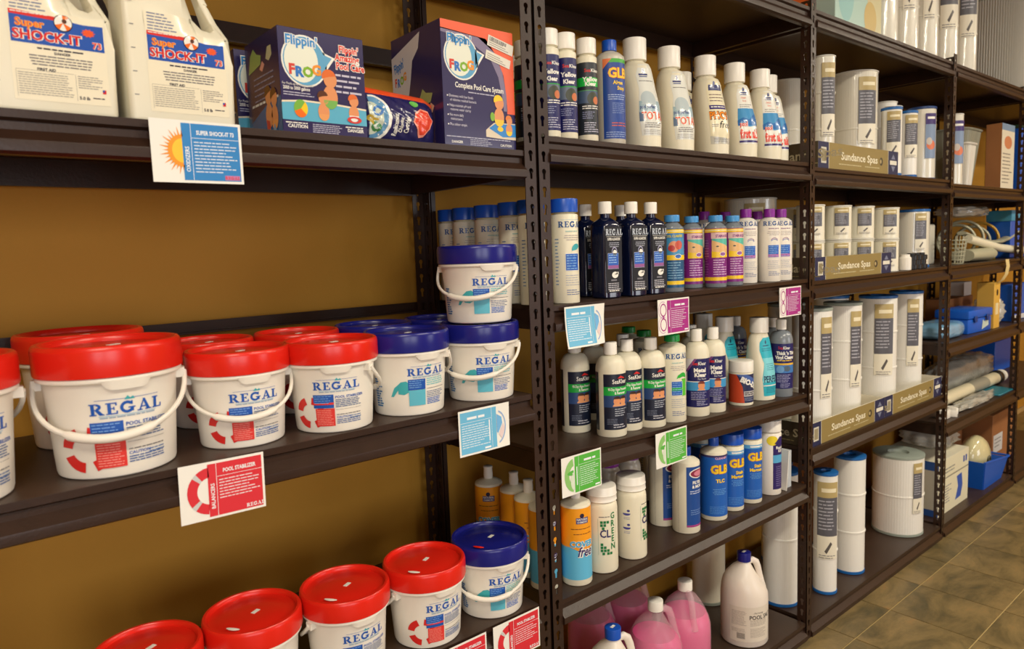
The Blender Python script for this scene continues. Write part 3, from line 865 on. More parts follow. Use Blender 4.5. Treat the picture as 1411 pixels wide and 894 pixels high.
# chlorine cartridge pouch
def pouch_surf(x, z):
    w, h0 = .082, .100
    e = max(0, 1 - abs(x / w) ** 3.2); hh = h0 * (1.02 - .10 * (x + w) / (2 * w) - (.10 if x > .06 else 0) * (x - .06) / .022)
    t = max(0, min(1, z / hh))
    b = (e ** .5) * (sin(pi * min(1, t * .93 + .09)) ** .7) if 0 < t < 1 else 0
    wr = .0022 * sin(x * 260 + z * 130) * sin(z * 210 - x * 60) * b
    return hh, .030 * b + wr
def make_pouch():
    r = empty('cartridge_pouch'); nx, nz = 40, 26
    vs = []; fs = []; mi = []
    for sgn in (-1, 1):
        for i in range(nx + 1):
            for k in range(nz + 1):
                x = -.082 + .164 * i / nx; hh, _ = pouch_surf(x, 0); z = hh * k / nz
                _, th = pouch_surf(x, z); vs.append((x, sgn * max(.0008, th), z))
    n1 = (nx + 1) * (nz + 1)
    mb = MB()
    for s in (0, 1):
        for i in range(nx):
            for k in range(nz):
                a = s * n1 + i * (nz + 1) + k; f = (a, a + nz + 1, a + nz + 2, a + 1)
                fs.append(f if s == 0 else f[::-1]); mi.append(1 if k >= nz - 3 else 0)
    bd = [i * (nz + 1) for i in range(nx + 1)] + [nx * (nz + 1) + k for k in range(1, nz + 1)] + [i * (nz + 1) + nz for i in range(nx - 1, -1, -1)] + [k for k in range(nz - 1, 0, -1)]
    for i in range(len(bd)):
        a, b = bd[i], bd[(i + 1) % len(bd)]; fs.append((a, b, b + n1, a + n1)); mi.append(0)
    mb.v = vs; mb.f = fs; mb.m = mi
    mb.build('bag', [mat('pouch_navy_foil', srgb(38, 36, 88), .22, coat=.5), mat('pouch_orange_foil', srgb(232, 84, 40), .28, coat=.4)], r, angle=80)
    C = Canvas()
    C.ell(-.062, .044, .034, .042, K_WHITE, 1, -100, 100); C.ell(-.064, .044, .030, .038, srgb(96, 150, 190), 2, -100, 100); C.ell(-.070, .042, .026, .030, srgb(200, 210, 190), 3, -90, 90)
    for ch, dx, dy, c in (('R', -.058, .036, srgb(190, 160, 50)), ('O', -.048, .050, srgb(60, 120, 190)), ('G', -.052, .020, srgb(60, 130, 70))): C.text(ch, dx, dy, .017, c, 4, 'C', bold=.05, rot=50)
    for i, t in enumerate(('Replacement', 'Chlorine', 'Cartridge')): C.text(t, -.018 + i * .0125, .018 if i else .012, .0088, K_WHITE, 3, 'L', bold=.025, ws=.62, rot=82)
    C.poly([(.020, .040), (.026, .058), (.040, .068), (.058, .064), (.070, .048), (.060, .030), (.044, .014), (.034, .012), (.028, .026)], srgb(240, 150, 130), 2)
    C.poly([(.023, .040), (.028, .056), (.041, .065), (.057, .061), (.067, .047), (.058, .031), (.044, .018), (.036, .017), (.031, .028)], srgb(226, 72, 50), 3)
    C.ell(.028, .076, .010, .006, srgb(110, 190, 90), 2)
    C.build('print', lambda x, y, L: (x, -pouch_surf(x, y)[1] - .0006 - EL * L, y), r, PRINTG, .005, .005)
    return r
put('pouch', make_pouch, (0.738, 0.055, ZA1 + .0005), 0, 'navy foil cartridge pouch with orange seal between two kit boxes', 'pouch')

# ================================================================== shelf cards
CARD = mat('card_stock_white', srgb(238, 236, 228), .55)
def card_canvas(kind):
    C = Canvas(); w, h = .0665, .0465
    pal = {'sun': srgb(38, 128, 196), 'red': srgb(214, 40, 52), 'sky': srgb(104, 182, 220), 'green': srgb(84, 180, 62), 'mag': srgb(168, 36, 132)}
    c = pal[kind]; wh = srgb(236, 240, 244); flip = kind == 'sky'
    icon = {'sun': .044, 'red': .043, 'sky': .036, 'green': .042, 'mag': .038}[kind]
    a, b = (-w + icon, w - .004) if not flip else (-w + .004, w - icon)
    C.rect(a, -h + .004, b, h - .004, c, 1)
    v = a + .013 if not flip else b - .013
    C.rect(v, -h + .004, v + .0007, h - .004, wh, 2); x0, x1 = (v + .004, b - .003) if not flip else (a + .003, v - .004)
    C.rect(x0 - .003, .0205, x1 + .003, .0212, wh, 2)
    xc = (x0 + x1) / 2
    if kind == 'sun':
        C.text("SUPER SHOCK-IT 73", xc, .0262, .0062, wh, 2, 'C', bold=.03, ws=.72); side = 'OXIDIZERS'
    elif kind == 'red':
        C.text('POOL STABILIZER', xc, .0262, .0062, wh, 2, 'C', bold=.03, ws=.74); side = 'BALANCERS'
    else:
        C.greek(x0 + .014, x1 - .014, .0315, 1, .01, .0050, wh, 2, 3, 0); side = None
    C.greek(x0, x1, .0155, 10 if kind != 'red' else 7, .0049, .0017, tuple(q * .75 + .25 * z for q, z in zip(wh, c)), 2, 9, .38)
    if side: C.text(side, v - .0035, -.030, .0058, wh, 2, 'L', bold=.02, ws=.92, rot=90)
    else: C.rect(v - .0075, -.026, v - .0045, .018, wh, 2)
    if kind in ('red',): regal(C, x1 - .010, -.040, .0060, wh, 2, .95)
    elif kind == 'sun': C.rect(x1 - .022, -.041, x1 + .001, -.034, srgb(196, 120, 170), 2); regal(C, x1 - .0105, -.0398, .0044, srgb(220, 60, 60), 3, 1.0)
    else: C.greek(x1 - .016, x1, -.0365, 1, .01, .0036, wh, 2, 12, 0)
    if kind == 'sun':
        o1, o2 = srgb(240, 150, 30), srgb(250, 196, 50)
        for i in range(17):
            an = radians(90 + i * 180 / 16); l = .033 if i % 2 else .028
            C.poly([(a + .018 * cos(an - .09), .001 + .021 * sin(an - .09)), (a + l * cos(an), .001 + l * 1.1 * sin(an)), (a + .018 * cos(an + .09), .001 + .021 * sin(an + .09))], o1, 1)
        C.ell(a, .001, .021, .024, o1, 2, 90, 270); C.ell(a, .001, .015, .018, o2, 3, 90, 270)
    elif kind == 'red':
        for a0, a1 in ((95, 128), (140, 215), (228, 262)): C.ell(a + .004, .0, .036, .038, c, 1, a0, a1, .58)
        C.ell(a + .004, 0, .036, .038, srgb(200, 200, 200), 1, 128, 140, .58); C.ell(a + .004, 0, .036, .038, srgb(200, 200, 200), 1, 215, 228, .58)
    elif kind == 'sky':
        C.ell(b, -.002, .026, .036, srgb(150, 178, 220), 1, -75, 75, .9); C.poly([(b + .001, .026), (b + .014, .018), (b + .016, .005), (b + .004, -.015), (b + .001, -.012)], srgb(110, 176, 226), 2); C.poly([(b + .018, .004), (b + .006, -.018), (b + .014, -.028), (b + .023, -.006)], srgb(226, 206, 206), 2)
    elif kind == 'green':
        C.ell(a, 0, .033, .040, srgb(140, 196, 110), 1, 100, 260, .55); C.ell(a - .004, .006, .020, .006, srgb(90, 180, 70), 2, 90, 270); C.ell(a - .002, -.014, .012, .022, srgb(216, 226, 206), 2, 90, 270)
    elif kind == 'mag':
        for yy in (.019, -.019): C.ell(a - .016, yy, .013, .017, c, 1, inner=.82)
        C.ell(a - .018, .0195, .018, .022, srgb(196, 150, 190), 1, 60, 300, .93); C.ell(a - .018, -.0195, .018, .022, srgb(196, 150, 190), 1, 60, 300, .93); C.rect(a - .018, -.004, a - .014, .004, c, 1)
    return C
def make_card(kind, curl):
    def f(x, z, L):
        q = (.0465 - z) / .093
        return (x - curl * .012 * q * q, -.0006 - E0 - EL * L - abs(curl) * .022 * q * q + abs(curl) * .012 * max(0, x / .0665) ** 2 * q, z)
    def mk():
        mb = MB(); n = 10; vs = []; fs = []
        for s in (0, 1):
            for i in range(n + 1):
                for k in range(n + 1):
                    p = f(-.0665 + .133 * i / n, -.0465 + .093 * k / n, -1.5); vs.append((p[0], p[1] + s * .0005, p[2]))
        m = (n + 1) ** 2
        for i in range(n):
            for k in range(n):
                a = i * (n + 1) + k; fs.append((a, a + n + 1, a + n + 2, a + 1)); fs.append((a + m, a + m + 1, a + m + n + 2, a + m + n + 1))
        bd = [i * (n + 1) for i in range(n + 1)] + [n * (n + 1) + k for k in range(1, n + 1)] + [i * (n + 1) + n for i in range(n - 1, -1, -1)] + [k for k in range(n - 1, 0, -1)]
        for i in range(len(bd)): fs.append((bd[i], bd[(i + 1) % len(bd)], bd[(i + 1) % len(bd)] + m, bd[i] + m))
        mb.add(vs, fs); o = mb.build('shelf_card', CARD, None)
        card_canvas(kind).build('print', f, o, PRINTM, .012, .012)
        return o
    return mk
def card(kind, x, ztop, label, curl=0, rot=0, y=-.0075, group=None):
    o = put(('card', kind, curl), make_card(kind, curl), (x, y, ztop - .0465), 0, label, 'card', group); o.rotation_euler = (0, rot, 0)
    return o
card('sun', .3455, 1.593, 'white shelf card with an orange sun and blue text panel')
card('red', .343, 1.064, 'red shelf card with a life ring below the small red-lidded pails', rot=D(1))
card('sky', .874, 1.059, 'light blue shelf card below the stacked blue-lidded pails', .25)
card('sky', 1.180, 1.2475, 'curled light blue shelf card in front of the dark bottles below', 1.0)
pm = on_y(928, 411, -.0075); card('mag', pm.x, pm.z, 'magenta goggles shelf card hanging under the blue and yellow bottle', .15)
pm = on_y(1089, 395, -.0075); card('mag', pm.x, pm.z, 'magenta shelf card hanging under the purple-capped white bottles', .1)
pm = on_y(801, 624, -.0075); card('green', pm.x, pm.z, 'green shelf card hanging above the orange and blue bottle', .1)
pm = on_y(925, 592, -.0075); card('green', pm.x, pm.z, 'green shelf card hanging above the blue filter cleaner bottle', .1)
pm = on_y(712, 860, -.0075); card('red', pm.x, ZC1 + .002, 'red life-ring shelf card below the blue-lidded pail of the low shelf')
pm = on_y(635, 893, -.0075); card('red', pm.x, ZC1 + .001, 'red life-ring shelf card below a red-lidded pail of the low shelf')

# ================================================================== bottles, jars and jugs of the second bay
def make_bottle(body, cap, canvas=None, bm=None, cm=None, rl=None, n=40, gloss=False, ribs=0, secs=None, neck=None, step=.004, extra=None, name='bottle', flatlab=None):
    """body, cap: lathe profiles (r,z); canvas wraps round radius rl; secs: loft sections for shaped bodies"""
    def mk():
        r = empty(name)
        mb = MB()
        if secs: mb.loft(secs, 48)
        else: mb.lathe(body, n)
        mb.build('body', bm or CREAMP, r)
        if neck:
            mb = MB(); mb.lathe(neck, 24); mb.build('neck', bm or CREAMP, r)
        mb = MB()
        if ribs:
            vs = []; fs = []; nn = ribs * 2
            for k, (rr, z) in enumerate(cap):
                for i in range(nn):
                    q = rr - (.0005 if i % 2 and 0 < k < len(cap) - 1 else 0); a = 2 * pi * i / nn; vs.append((q * cos(a), q * sin(a), z))
            for k in range(len(cap) - 1):
                for i in range(nn):
                    j = (i + 1) % nn; fs.append((k * nn + i, k * nn + j, (k + 1) * nn + j, (k + 1) * nn + i))
            fs += [tuple(range(nn - 1, -1, -1)), tuple((len(cap) - 1) * nn + i for i in range(nn))]
            mb.add(vs, fs)
        else: mb.lathe(cap, 32)
        if secs and len(secs[-1]) > 4: mb.xform(Matrix.Translation((secs[-1][3], secs[-1][4], 0)))
        mb.build('cap', cm or CAPW, r)
        if canvas:
            C = canvas()
            if flatlab is not None: C.build('label', flat(-flatlab), r, PRINTM, None)
            elif secs:
                zs = [q[0] for q in secs]
                def mp(x, y, L):
                    k = 0
                    while k < len(zs) - 2 and zs[k + 1] < y: k += 1
                    t = max(0, min(1, (y - zs[k]) / (zs[k + 1] - zs[k]))); g = lambda i, d: (secs[k][i] if len(secs[k]) > i else d) * (1 - t) + (secs[k + 1][i] if len(secs[k + 1]) > i else d) * t
                    hx, hy, xo, yo, p = g(1, 0), g(2, 0), g(3, 0), g(4, 0), g(5, 2); a = x / rl; e = E0 + EL * L
                    sx, cx = sin(a), cos(a)
                    return (xo + (hx + e) * math.copysign(abs(sx) ** (2 / p), sx), yo - (hy + e) * math.copysign(abs(cx) ** (2 / p), cx), y)
                C.build('label', mp, r, PRINTG if gloss else PRINT, step, .012)
            else:
                C.build('label', wrap(rl, rl), r, PRINTG if gloss else PRINT, step)
        if extra: extra(r)
        return r
    return mk
def body_flat(r, h, sh=.010, rn=.013, base=.003):     # straight wall, low domed shoulder
    return [(r - .004, 0), (r - .001, .0008), (r, base), (r, h - sh), (r - .0012, h - sh * .55), (r - .006, h - sh * .2), (r * .72, h + sh * .15), (rn + .003, h + sh * .55), (rn, h + sh * .8), (rn, h + sh + .010)]
def body_bullet(r, h0, h1, rn=.0125):                  # round shoulders
    P = [(r - .004, 0), (r - .001, .0008), (r, .003), (r, h0)]
    for i in range(1, 9):
        a = pi / 2 * i / 8; P.append((rn + (r - rn) * cos(a) ** .8, h0 + (h1 - h0) * sin(a)))
    return P + [(rn, h1 + .012)]
def capp(r, z0, z1): return [(r, z0), (r, z1 - .002), (r - .0006, z1 - .0006), (r - .0022, z1)]

def lab(fn): return fn
# --- labels -------------------------------------------------------
def L_yk(green):
    def f():
        C = Canvas(); bgc = K_NAVY if not green else srgb(40, 46, 54); R = .0245; X = R * 2.6
        C.rect(-X, .014, X, .178, bgc, 0)
        C.text('Sea', -.001, .156, .0075, K_RED, 2, 'R', bold=.02); C.text('Klear', 0, .156, .0075, K_WHITE, 2, 'L', bold=.02)
        if green: C.rect(-X, .124, X, .144, srgb(30, 190, 70), 1)
        C.text('Yellow', 0, .136 if not green else .135, .0098, K_WHITE, 2, 'C', bold=.04); C.text('Klear', 0, .121 if not green else .125, .0092, K_WHITE, 2, 'C', bold=.04)
        C.rect(-X, .086, X, .114, srgb(96, 110, 130) if not green else srgb(70, 90, 120), 1); C.ell(.004, .096, .014, .015, srgb(60, 66, 50), 2); C.ell(.012, .092, .008, .009, srgb(200, 110, 60), 3)
        C.rect(-X, .1135, X, .1155, K_GREEN if not green else srgb(80, 150, 90), 3)
        C.greek(-.022, .022, .080, 2, .005, .0022, K_WHITE, 2, 3, .1); C.greek(-.022, .010, .066, 4, .0045, .0015, srgb(150, 155, 190), 2, 4, .3); C.greek(-.018, .022, .042, 5, .005, .0019, srgb(190, 190, 210), 2, 5, .4)
        return C
    return f
def L_glb_algae():
    C = Canvas(); R = .037; b = srgb(34, 70, 150)
    C.rect(-.034, .012, .070, .200, b, 0)
    C.poly([(-.034, .200), (-.034, .176), (-.012, .200)], srgb(224, 120, 70), 1); C.poly([(-.012, .200), (-.020, .191), (.070, .191), (.070, .200)], srgb(70, 170, 60), 1)
    C.text('GLB', .006, .156, .022, K_ORANGE, 2, 'C', bold=.06, ws=.95); C.text('GLB', .006, .156, .022, K_YEL, 3, 'C', bold=.03, ws=.95)
    C.text('Algae', .004, .140, .0085, K_YEL, 2, 'C', bold=.03); C.text('Stop', .012, .127, .0085, K_YEL, 2, 'C', bold=.03)
    C.greek(-.022, .034, .116, 3, .005, .0018, srgb(170, 190, 225), 2, 4, .2); C.greek(-.012, .030, .096, 6, .0045, .0014, srgb(130, 150, 200), 2, 5, .3); C.greek(-.014, .034, .050, 2, .006, .0025, srgb(200, 90, 80), 2, 6, .2); C.greek(-.028, .036, .028, 3, .005, .0018, srgb(150, 170, 215), 2, 7, .2)
    return C
def wave_label(C, pts, col, L=0): C.poly(pts, col, L)
def brand_mark(C, x, y, L=3):                       # little globe mark over two lines
    C.ell(x, y + .008, .005, .006, srgb(60, 70, 130), L); C.rect(x - .016, y - .004, x + .016, y, srgb(50, 60, 120), L); C.rect(x - .014, y - .009, x + .014, y - .006, srgb(110, 120, 160), L)
def L_total():
    C = Canvas(); O = [(-.040, .030), (-.046, .070), (-.044, .110), (-.034, .150), (-.040, .185), (-.030, .215), (.030, .215), (.040, .185), (.034, .150), (.044, .110), (.046, .070), (.040, .030)]
    C.poly(O, srgb(226, 228, 220), 0); brand_mark(C, -.012, .190)
    C.greek(-.030, .030, .172, 1, .004, .0018, K_GREY, 2, 2, .1)
    C.poly([(-.045, .088), (-.042, .118), (.042, .118), (.045, .088)], srgb(160, 186, 196), 1); C.ell(-.008, .122, .026, .022, srgb(186, 200, 204), 1); C.poly([(-.046, .066), (-.045, .090), (-.030, .084), (-.030, .066)], srgb(96, 120, 150), 2)
    C.text('pool perfect', -.041, .098, .0095, srgb(60, 80, 140), 3, 'L', bold=.02, ws=.82); C.text('TOTAL', -.037, .070, .0195, K_WHITE, 3, 'L', bold=.08, ws=.92); C.text('TOTAL', -.037, .070, .0195, srgb(220, 90, 60), 4, 'L', bold=.03, ws=.92)
    C.greek(-.030, .034, .062, 3, .005, .002, K_GREY, 2, 4, .2); C.greek(-.034, .034, .044, 3, .0045, .0015, srgb(160, 160, 160), 2, 5, .2)
    return C
def L_phos():
    C = Canvas(); O = [(-.040, .030), (-.044, .100), (-.036, .150), (-.040, .185), (-.030, .218), (.030, .218), (.040, .185), (.036, .150), (.044, .100), (.040, .030)]
    C.poly(O, srgb(236, 228, 196), 0); C.rect(-.030, .183, .030, .200, srgb(70, 76, 120), 1); brand_mark(C, -.006, .196)
    C.greek(-.030, .030, .172, 3, .009, .0024, srgb(120, 100, 100), 2, 3, .3); C.rect(-.036, .128, .036, .140, srgb(60, 50, 120), 1); C.greek(-.03, .03, .136, 1, .004, .003, K_WHITE, 2, 4, .1)
    C.text('PHOS', -.040, .100, .0205, K_BLACK, 2, 'L', bold=.08); C.text('PHOS', -.040, .100, .0205, srgb(240, 140, 30), 3, 'L', bold=.04); C.text('free', -.008, .074, .020, K_BLACK, 3, 'L', shear=.25)
    C.greek(-.034, -.006, .085, 2, .005, .002, K_GREY, 2, 5, .2); C.poly([(-.043, .052), (-.038, .052), (.02, .044), (.044, .048), (.040, .030), (-.040, .030)], srgb(196, 196, 186), 1); C.greek(-.03, .03, .046, 3, .0045, .0016, K_GREY, 2, 6, .2)
    return C
def L_first():
    C = Canvas(); O = [(-.042, .040), (-.044, .110), (-.036, .150), (-.034, .190), (-.026, .216), (.026, .216), (.034, .190), (.036, .150), (.044, .110), (.042, .040)]
    C.poly(O, srgb(236, 236, 228), 0); brand_mark(C, -.004, .196); C.text('clean', -.006, .176, .007, srgb(236, 120, 90), 2, 'C'); C.text('first', -.004, .166, .006, srgb(236, 120, 90), 2, 'C')
    C.poly([(-.044, .096), (-.042, .118), (-.036, .146), (.036, .146), (.042, .118), (.044, .096), (.0, .090)], srgb(70, 150, 206), 1); C.greek(-.026, .03, .158, 2, .006, .0018, K_GREY, 2, 3, .3)
    C.poly([(-.044, .110), (-.02, .118), (.0, .112), (.02, .126), (.044, .128), (.044, .094), (-.044, .094)], srgb(36, 112, 184), 2)
    C.rect(-.042, .044, .042, .050, srgb(60, 56, 120), 3); C.text('pool', -.036, .092, .013, K_WHITE, 4, 'L', bold=.09, ws=.85); C.text('pool', -.036, .092, .013, K_RED, 5, 'L', bold=.04, ws=.85)
    C.text('first aid', -.038, .057, .026, K_WHITE, 4, 'L', bold=.09, ws=.62); C.text('first aid', -.038, .057, .026, srgb(226, 60, 44), 5, 'L', bold=.045, ws=.62)
    return C
def L_regal_white(purple=False, green=False, blue=False):
    def f():
        C = Canvas(); g = srgb(90, 110, 160)
        regal(C, 0, .176 if not green else .178, .0135, srgb(30, 84, 150), 2)
        C.rect(-.028, .193, .028, .1934, K_SKY, 2)
        C.greek(-.018, .020, .168, 1, .004, .0026, srgb(170, 200, 190) if not purple else srgb(150, 120, 150), 2, 2, .1); C.greek(-.022, .024, .158, 3, .005, .0016, srgb(180, 170, 170), 2, 3, .3, True)
        x0 = -.020
        if purple:
            C.ell(.0, .128, .012, .010, K_PUR, 1, 20, 160, .86); C.ell(.0, .124, .012, .010, K_BLUE, 1, 20, 160, .86)
        elif green:
            C.ell(.014, .128, .013, .011, K_GREEN, 2, -20, 200); C.poly([(.006, .128), (-.006, .122), (-.002, .132), (.010, .138)], K_GREEN, 2); C.rect(.010, .074, .028, .122, srgb(90, 196, 60), 1)
        else:
            C.ell(.010, .124, .014, .014, K_TEAL, 1, 30, 190)
        C.rect(x0, .076, .016 if not green else .012, .116, K_WHITE, 2); C.rect(x0 + .001, .077, .015 if not green else .011, .115, srgb(24, 92, 190), 3)
        if green: C.rect(x0 + .001, .090, .011, .098, K_GREEN, 4)
        if purple: C.rect(x0 + .001, .078, .015, .086, srgb(180, 80, 160), 4)
        C.greek(x0 + .003, .013, .112, 6, .006, .0018, srgb(130, 180, 230), 5, 4, .3)
        C.greek(-.020, .024, .066, 5, .0055, .0015, srgb(170, 175, 190), 2, 5, .3); C.greek(-.018, .022, .032, 3, .005, .0016, g, 2, 6, .4)
        if blue: C.greek(-.045, -.034, .15, 14, .008, .002, srgb(90, 130, 180), 2, 8, .4)
        return C
    return f
def L_black():
    C = Canvas(); w = K_WHITE
    C.rect(-.033, .014, .033, .178, srgb(16, 18, 30), 0); regal(C, .002, .156, .0155, srgb(206, 214, 226), 2, .86); C.rect(-.03, .1525, .032, .1532, w, 2)
    C.text('SUPER ALGAECIDE', 0, .1435, .0060, w, 2, 'C', bold=.03, ws=.72); C.greek(-.02, .022, .138, 3, .0046, .0018, srgb(170, 175, 190), 2, 3, .3, True)
    C.ell(.002, .116, .011, .011, srgb(170, 170, 200), 2, inner=.75); C.ell(.003, .112, .008, .008, w, 3)
    C.rect(-.026, .073, .018, .112, w, 2); C.rect(-.0255, .0735, .0175, .1115, srgb(44, 96, 190), 3); C.rect(-.0255, .074, .0175, .082, srgb(150, 90, 150), 4); C.greek(-.022, .014, .108, 4, .006, .0022, srgb(150, 190, 235), 5, 4, .2)
    C.ell(.003, .058, .013, .008, w, 2, 0, 360); C.poly([(.0, .058), (.016, .066), (.018, .060)], w, 2)
    C.greek(-.014, .016, .047, 1, .004, .004, srgb(120, 120, 130), 2, 5, .3); C.greek(-.026, .026, .038, 4, .0048, .0020, srgb(190, 190, 200), 2, 6, .2); C.greek(-.022, .020, .020, 1, .005, .0026, w, 2, 7, .1)
    C.sh = [([(x * .80, y) for x, y in p], t, c, L) for p, t, c, L in C.sh]
    return C
def L_color(pur):
    def f():
        C = Canvas(); R = .031; X = R * 2.7; d = K_PUR if pur else srgb(24, 84, 130)
        C.rect(-X, .012, X, .170, d, 0); C.rect(-X, .158, X, .168, K_YEL, 1); C.rect(-X, .1625, X, .1645, srgb(240, 236, 200), 2); C.rect(-X, .020, X, .030, K_YEL, 1)
        a, b = (-.022, X) if pur else (-X, X)
        if pur:
            C.rect(-.024, .140, X, .157, srgb(226, 190, 190), 1); C.rect(a, .088, b, .140, srgb(90, 190, 170), 1); C.poly([(a, .088), (b, .088), (b, .100), (a, .136)], srgb(232, 186, 126), 2); C.poly([(a, .086), (b, .086), (b, .092), (a, .104)], K_YEL, 3)
            C.text('STAIN & SCALE', .014, .144, .0072, K_PUR, 3, 'C', bold=.03, ws=.72); C.ell(-.006, .118, .004, .002, srgb(60, 70, 50), 3)
        else:
            C.rect(a, .144, b, .158, srgb(60, 130, 190), 1); C.text('POOL CLARIFIER', .0, .147, .0065, srgb(226, 210, 60), 3, 'C', bold=.03, ws=.72); C.rect(a, .098, b, .144, srgb(70, 150, 196), 1)
            C.ell(-.002, .122, .014, .015, srgb(230, 150, 110), 2); C.ell(.012, .126, .011, .012, srgb(206, 90, 70), 3); C.ell(-.008, .118, .009, .008, srgb(190, 60, 60), 4); C.poly([(a, .086), (b, .086), (b, .098), (a, .101)], K_YEL, 2)
        C.ell(.010, .096, .010, .0065, K_WHITE, 4); C.ell(.010, .096, .0085, .005, srgb(60, 110, 190) if not pur else srgb(150, 90, 160), 5)
        C.greek(-.018, .026, .080, 7, .0068, .0022, srgb(226, 190, 226) if pur else srgb(130, 176, 206), 2, 5, .3)
        if pur: C.greek(-.050, -.030, .136, 14, .0075, .0016, srgb(190, 130, 190), 2, 6, .3)
        return C
    return f
def seaklear(C, y, s=1.0, L=3):
    C.poly([(.002, y + .0125 * s), (.010 * s, y + .019 * s), (.020 * s, y + .0145 * s), (.024 * s, y + .0115 * s), (.012 * s, y + .013 * s)], K_RED, L)
    C.text('SeaKlear', .010 * s, y, .0105 * s, K_WHITE, L, 'C', bold=.015, ws=.78)
def L_sk():
    C = Canvas(); X = .034
    C.rect(-X, .020, .060, .162, srgb(20, 30, 52), 0); C.rect(-.075, .016, -.050, .166, srgb(30, 30, 40), 0)
    seaklear(C, .138, 1.05)
    C.rect(-X, .108, .060, .130, srgb(24, 168, 66), 1); C.text('90-Day Algae Prevention', .006, .1205, .0068, K_WHITE, 2, 'C', bold=.02, ws=.58); C.text('& Remover', .010, .1110, .0068, K_WHITE, 2, 'C', bold=.03, ws=.7)
    C.rect(-X, .078, .060, .108, srgb(40, 70, 120), 1)
    for x in (.0, .018):
        C.ell(x, .093, .009, .010, K_SKIN, 2); C.ell(x, .099, .0095, .007, srgb(60, 36, 26), 3, 0, 180); C.ell(x, .080, .011, .008, srgb(226, 160, 110), 2, 0, 180)
    C.greek(-.006, .034, .074, 4, .0055, .002, srgb(180, 186, 200), 2, 4, .3); C.greek(-.026, .006, .048, 4, .004, .0014, srgb(110, 118, 140), 2, 5, .3); C.greek(-.01, .030, .034, 2, .006, .0024, srgb(190, 190, 200), 2, 6, .3)
    return C
def L_mk():
    C = Canvas(); R = .037; X = .095
    C.rect(-X, .028, X, .168, K_NAVY, 0); C.poly([(-.060, .100), (-.034, .100), (-.034, .130), (-.006, .168), (-.060, .168)], srgb(226, 222, 226), 1); C.poly([(-.040, .130), (-.032, .130), (-.004, .168), (-.012, .168)], srgb(120, 70, 130), 2)
    C.text('Sea', -.002, .150, .0095, K_RED, 3, 'R', bold=.02, ws=.8); C.text('Klear', -.001, .150, .0095, K_WHITE, 3, 'L', bold=.02, ws=.8)
    C.text('Metal', .004, .130, .0110, K_WHITE, 3, 'C', bold=.05); C.text('Klear', .006, .1165, .0110, K_WHITE, 3, 'C', bold=.05); C.text('For Pools', .010, .108, .0045, K_WHITE, 3, 'C')
    C.rect(-X, .076, X, .102, srgb(60, 150, 206), 1); C.rect(-X, .101, X, .103, K_WHITE, 2); C.ell(.008, .090, .010, .011, K_SKIN, 2); C.ell(.008, .096, .0105, .008, srgb(120, 50, 40), 3, 0, 180); C.ell(.008, .077, .012, .006, K_SKIN, 2, 0, 180)
    C.greek(-.022, .026, .072, 5, .005, .0020, srgb(150, 150, 190), 2, 4, .25); C.rect(-.02, .0495, .03, .0505, srgb(150, 150, 110), 2); C.greek(-.006, .028, .046, 3, .005, .002, srgb(170, 170, 200), 2, 5, .4)
    return C
def L_bio():
    C = Canvas(); X = .1
    C.rect(-X, .010, X, .098, srgb(36, 44, 84), 0); C.poly([(-X, .010), (-.006, .010), (-.012, .060), (-.030, .098), (-X, .098)], srgb(196, 70, 36), 1); C.poly([(-.032, .098), (.05, .050), (.05, .074), (.0, .098)], srgb(70, 100, 170), 2)
    C.text('BIO-DEX', -.020, .078, .0155, K_WHITE, 3, 'L', bold=.06, rot=-26, ws=.9); C.rect(-.008, .030, .05, .046, srgb(190, 186, 186), 2); C.greek(-.006, .034, .043, 2, .006, .003, K_DK, 3, 3, .2); C.greek(-.006, .03, .026, 3, .004, .0014, srgb(150, 160, 190), 2, 4, .3)
    return C
def L_perf():
    C = Canvas(); O = [(-.026, .016), (-.030, .070), (-.018, .120), (-.030, .160), (-.026, .186), (-.012, .200), (.04, .200), (.06, .19), (.06, .016)]
    C.poly(O, srgb(40, 176, 196), 0); C.poly([(-.0285, .06), (-.018, .120), (-.022, .136), (.06, .136), (.06, .06)], srgb(120, 206, 216), 1)
    C.ell(.0, .186, .003, .006, srgb(20, 70, 100), 2); C.greek(-.012, .014, .176, 1, .005, .003, srgb(20, 70, 100), 2, 2, 0); C.greek(-.02, .028, .166, 2, .006, .0018, srgb(30, 110, 130), 2, 3, .2); C.greek(-.010, .03, .118, 4, .006, .0016, srgb(30, 120, 140), 2, 4, .3)
    C.text('PERFECT', -.024, .060, .020, srgb(16, 66, 96), 3, 'L', bold=.03, ws=.62); C.rect(-.027, .048, .06, .051, K_WHITE, 3); C.greek(-.016, .03, .043, 4, .005, .0016, srgb(16, 90, 120), 2, 5, .3)
    return C
def L_thick():
    C = Canvas(); X = .095
    C.rect(-X, .028, X, .176, srgb(28, 28, 96), 0); C.text('Sea', -.002, .158, .0095, srgb(190, 40, 70), 3, 'R', bold=.02, ws=.8); C.text('Klear', -.001, .158, .0095, K_WHITE, 3, 'L', bold=.02, ws=.8)
    C.text("Thick 'n Thin", -.022, .140, .0105, K_WHITE, 3, 'L', bold=.05, ws=.8); C.text('Vinyl Cleaner', -.026, .126, .0105, K_WHITE, 3, 'L', bold=.05, ws=.8); C.greek(-.02, .03, .122, 1, .005, .0026, K_YEL, 2, 3, 0)
    C.rect(-X, .106, X, .112, srgb(230, 180, 60), 2); C.rect(-X, .080, X, .107, srgb(60, 120, 190), 1); C.ell(.012, .094, .012, .009, srgb(80, 100, 120), 2); C.ell(-.01, .092, .012, .012, srgb(110, 160, 210), 2)
    C.greek(-.020, .028, .074, 5, .0055, .002, srgb(170, 170, 210), 2, 4, .3); C.greek(-.01, .03, .045, 3, .005, .002, srgb(150, 150, 190), 2, 5, .3)
    return C
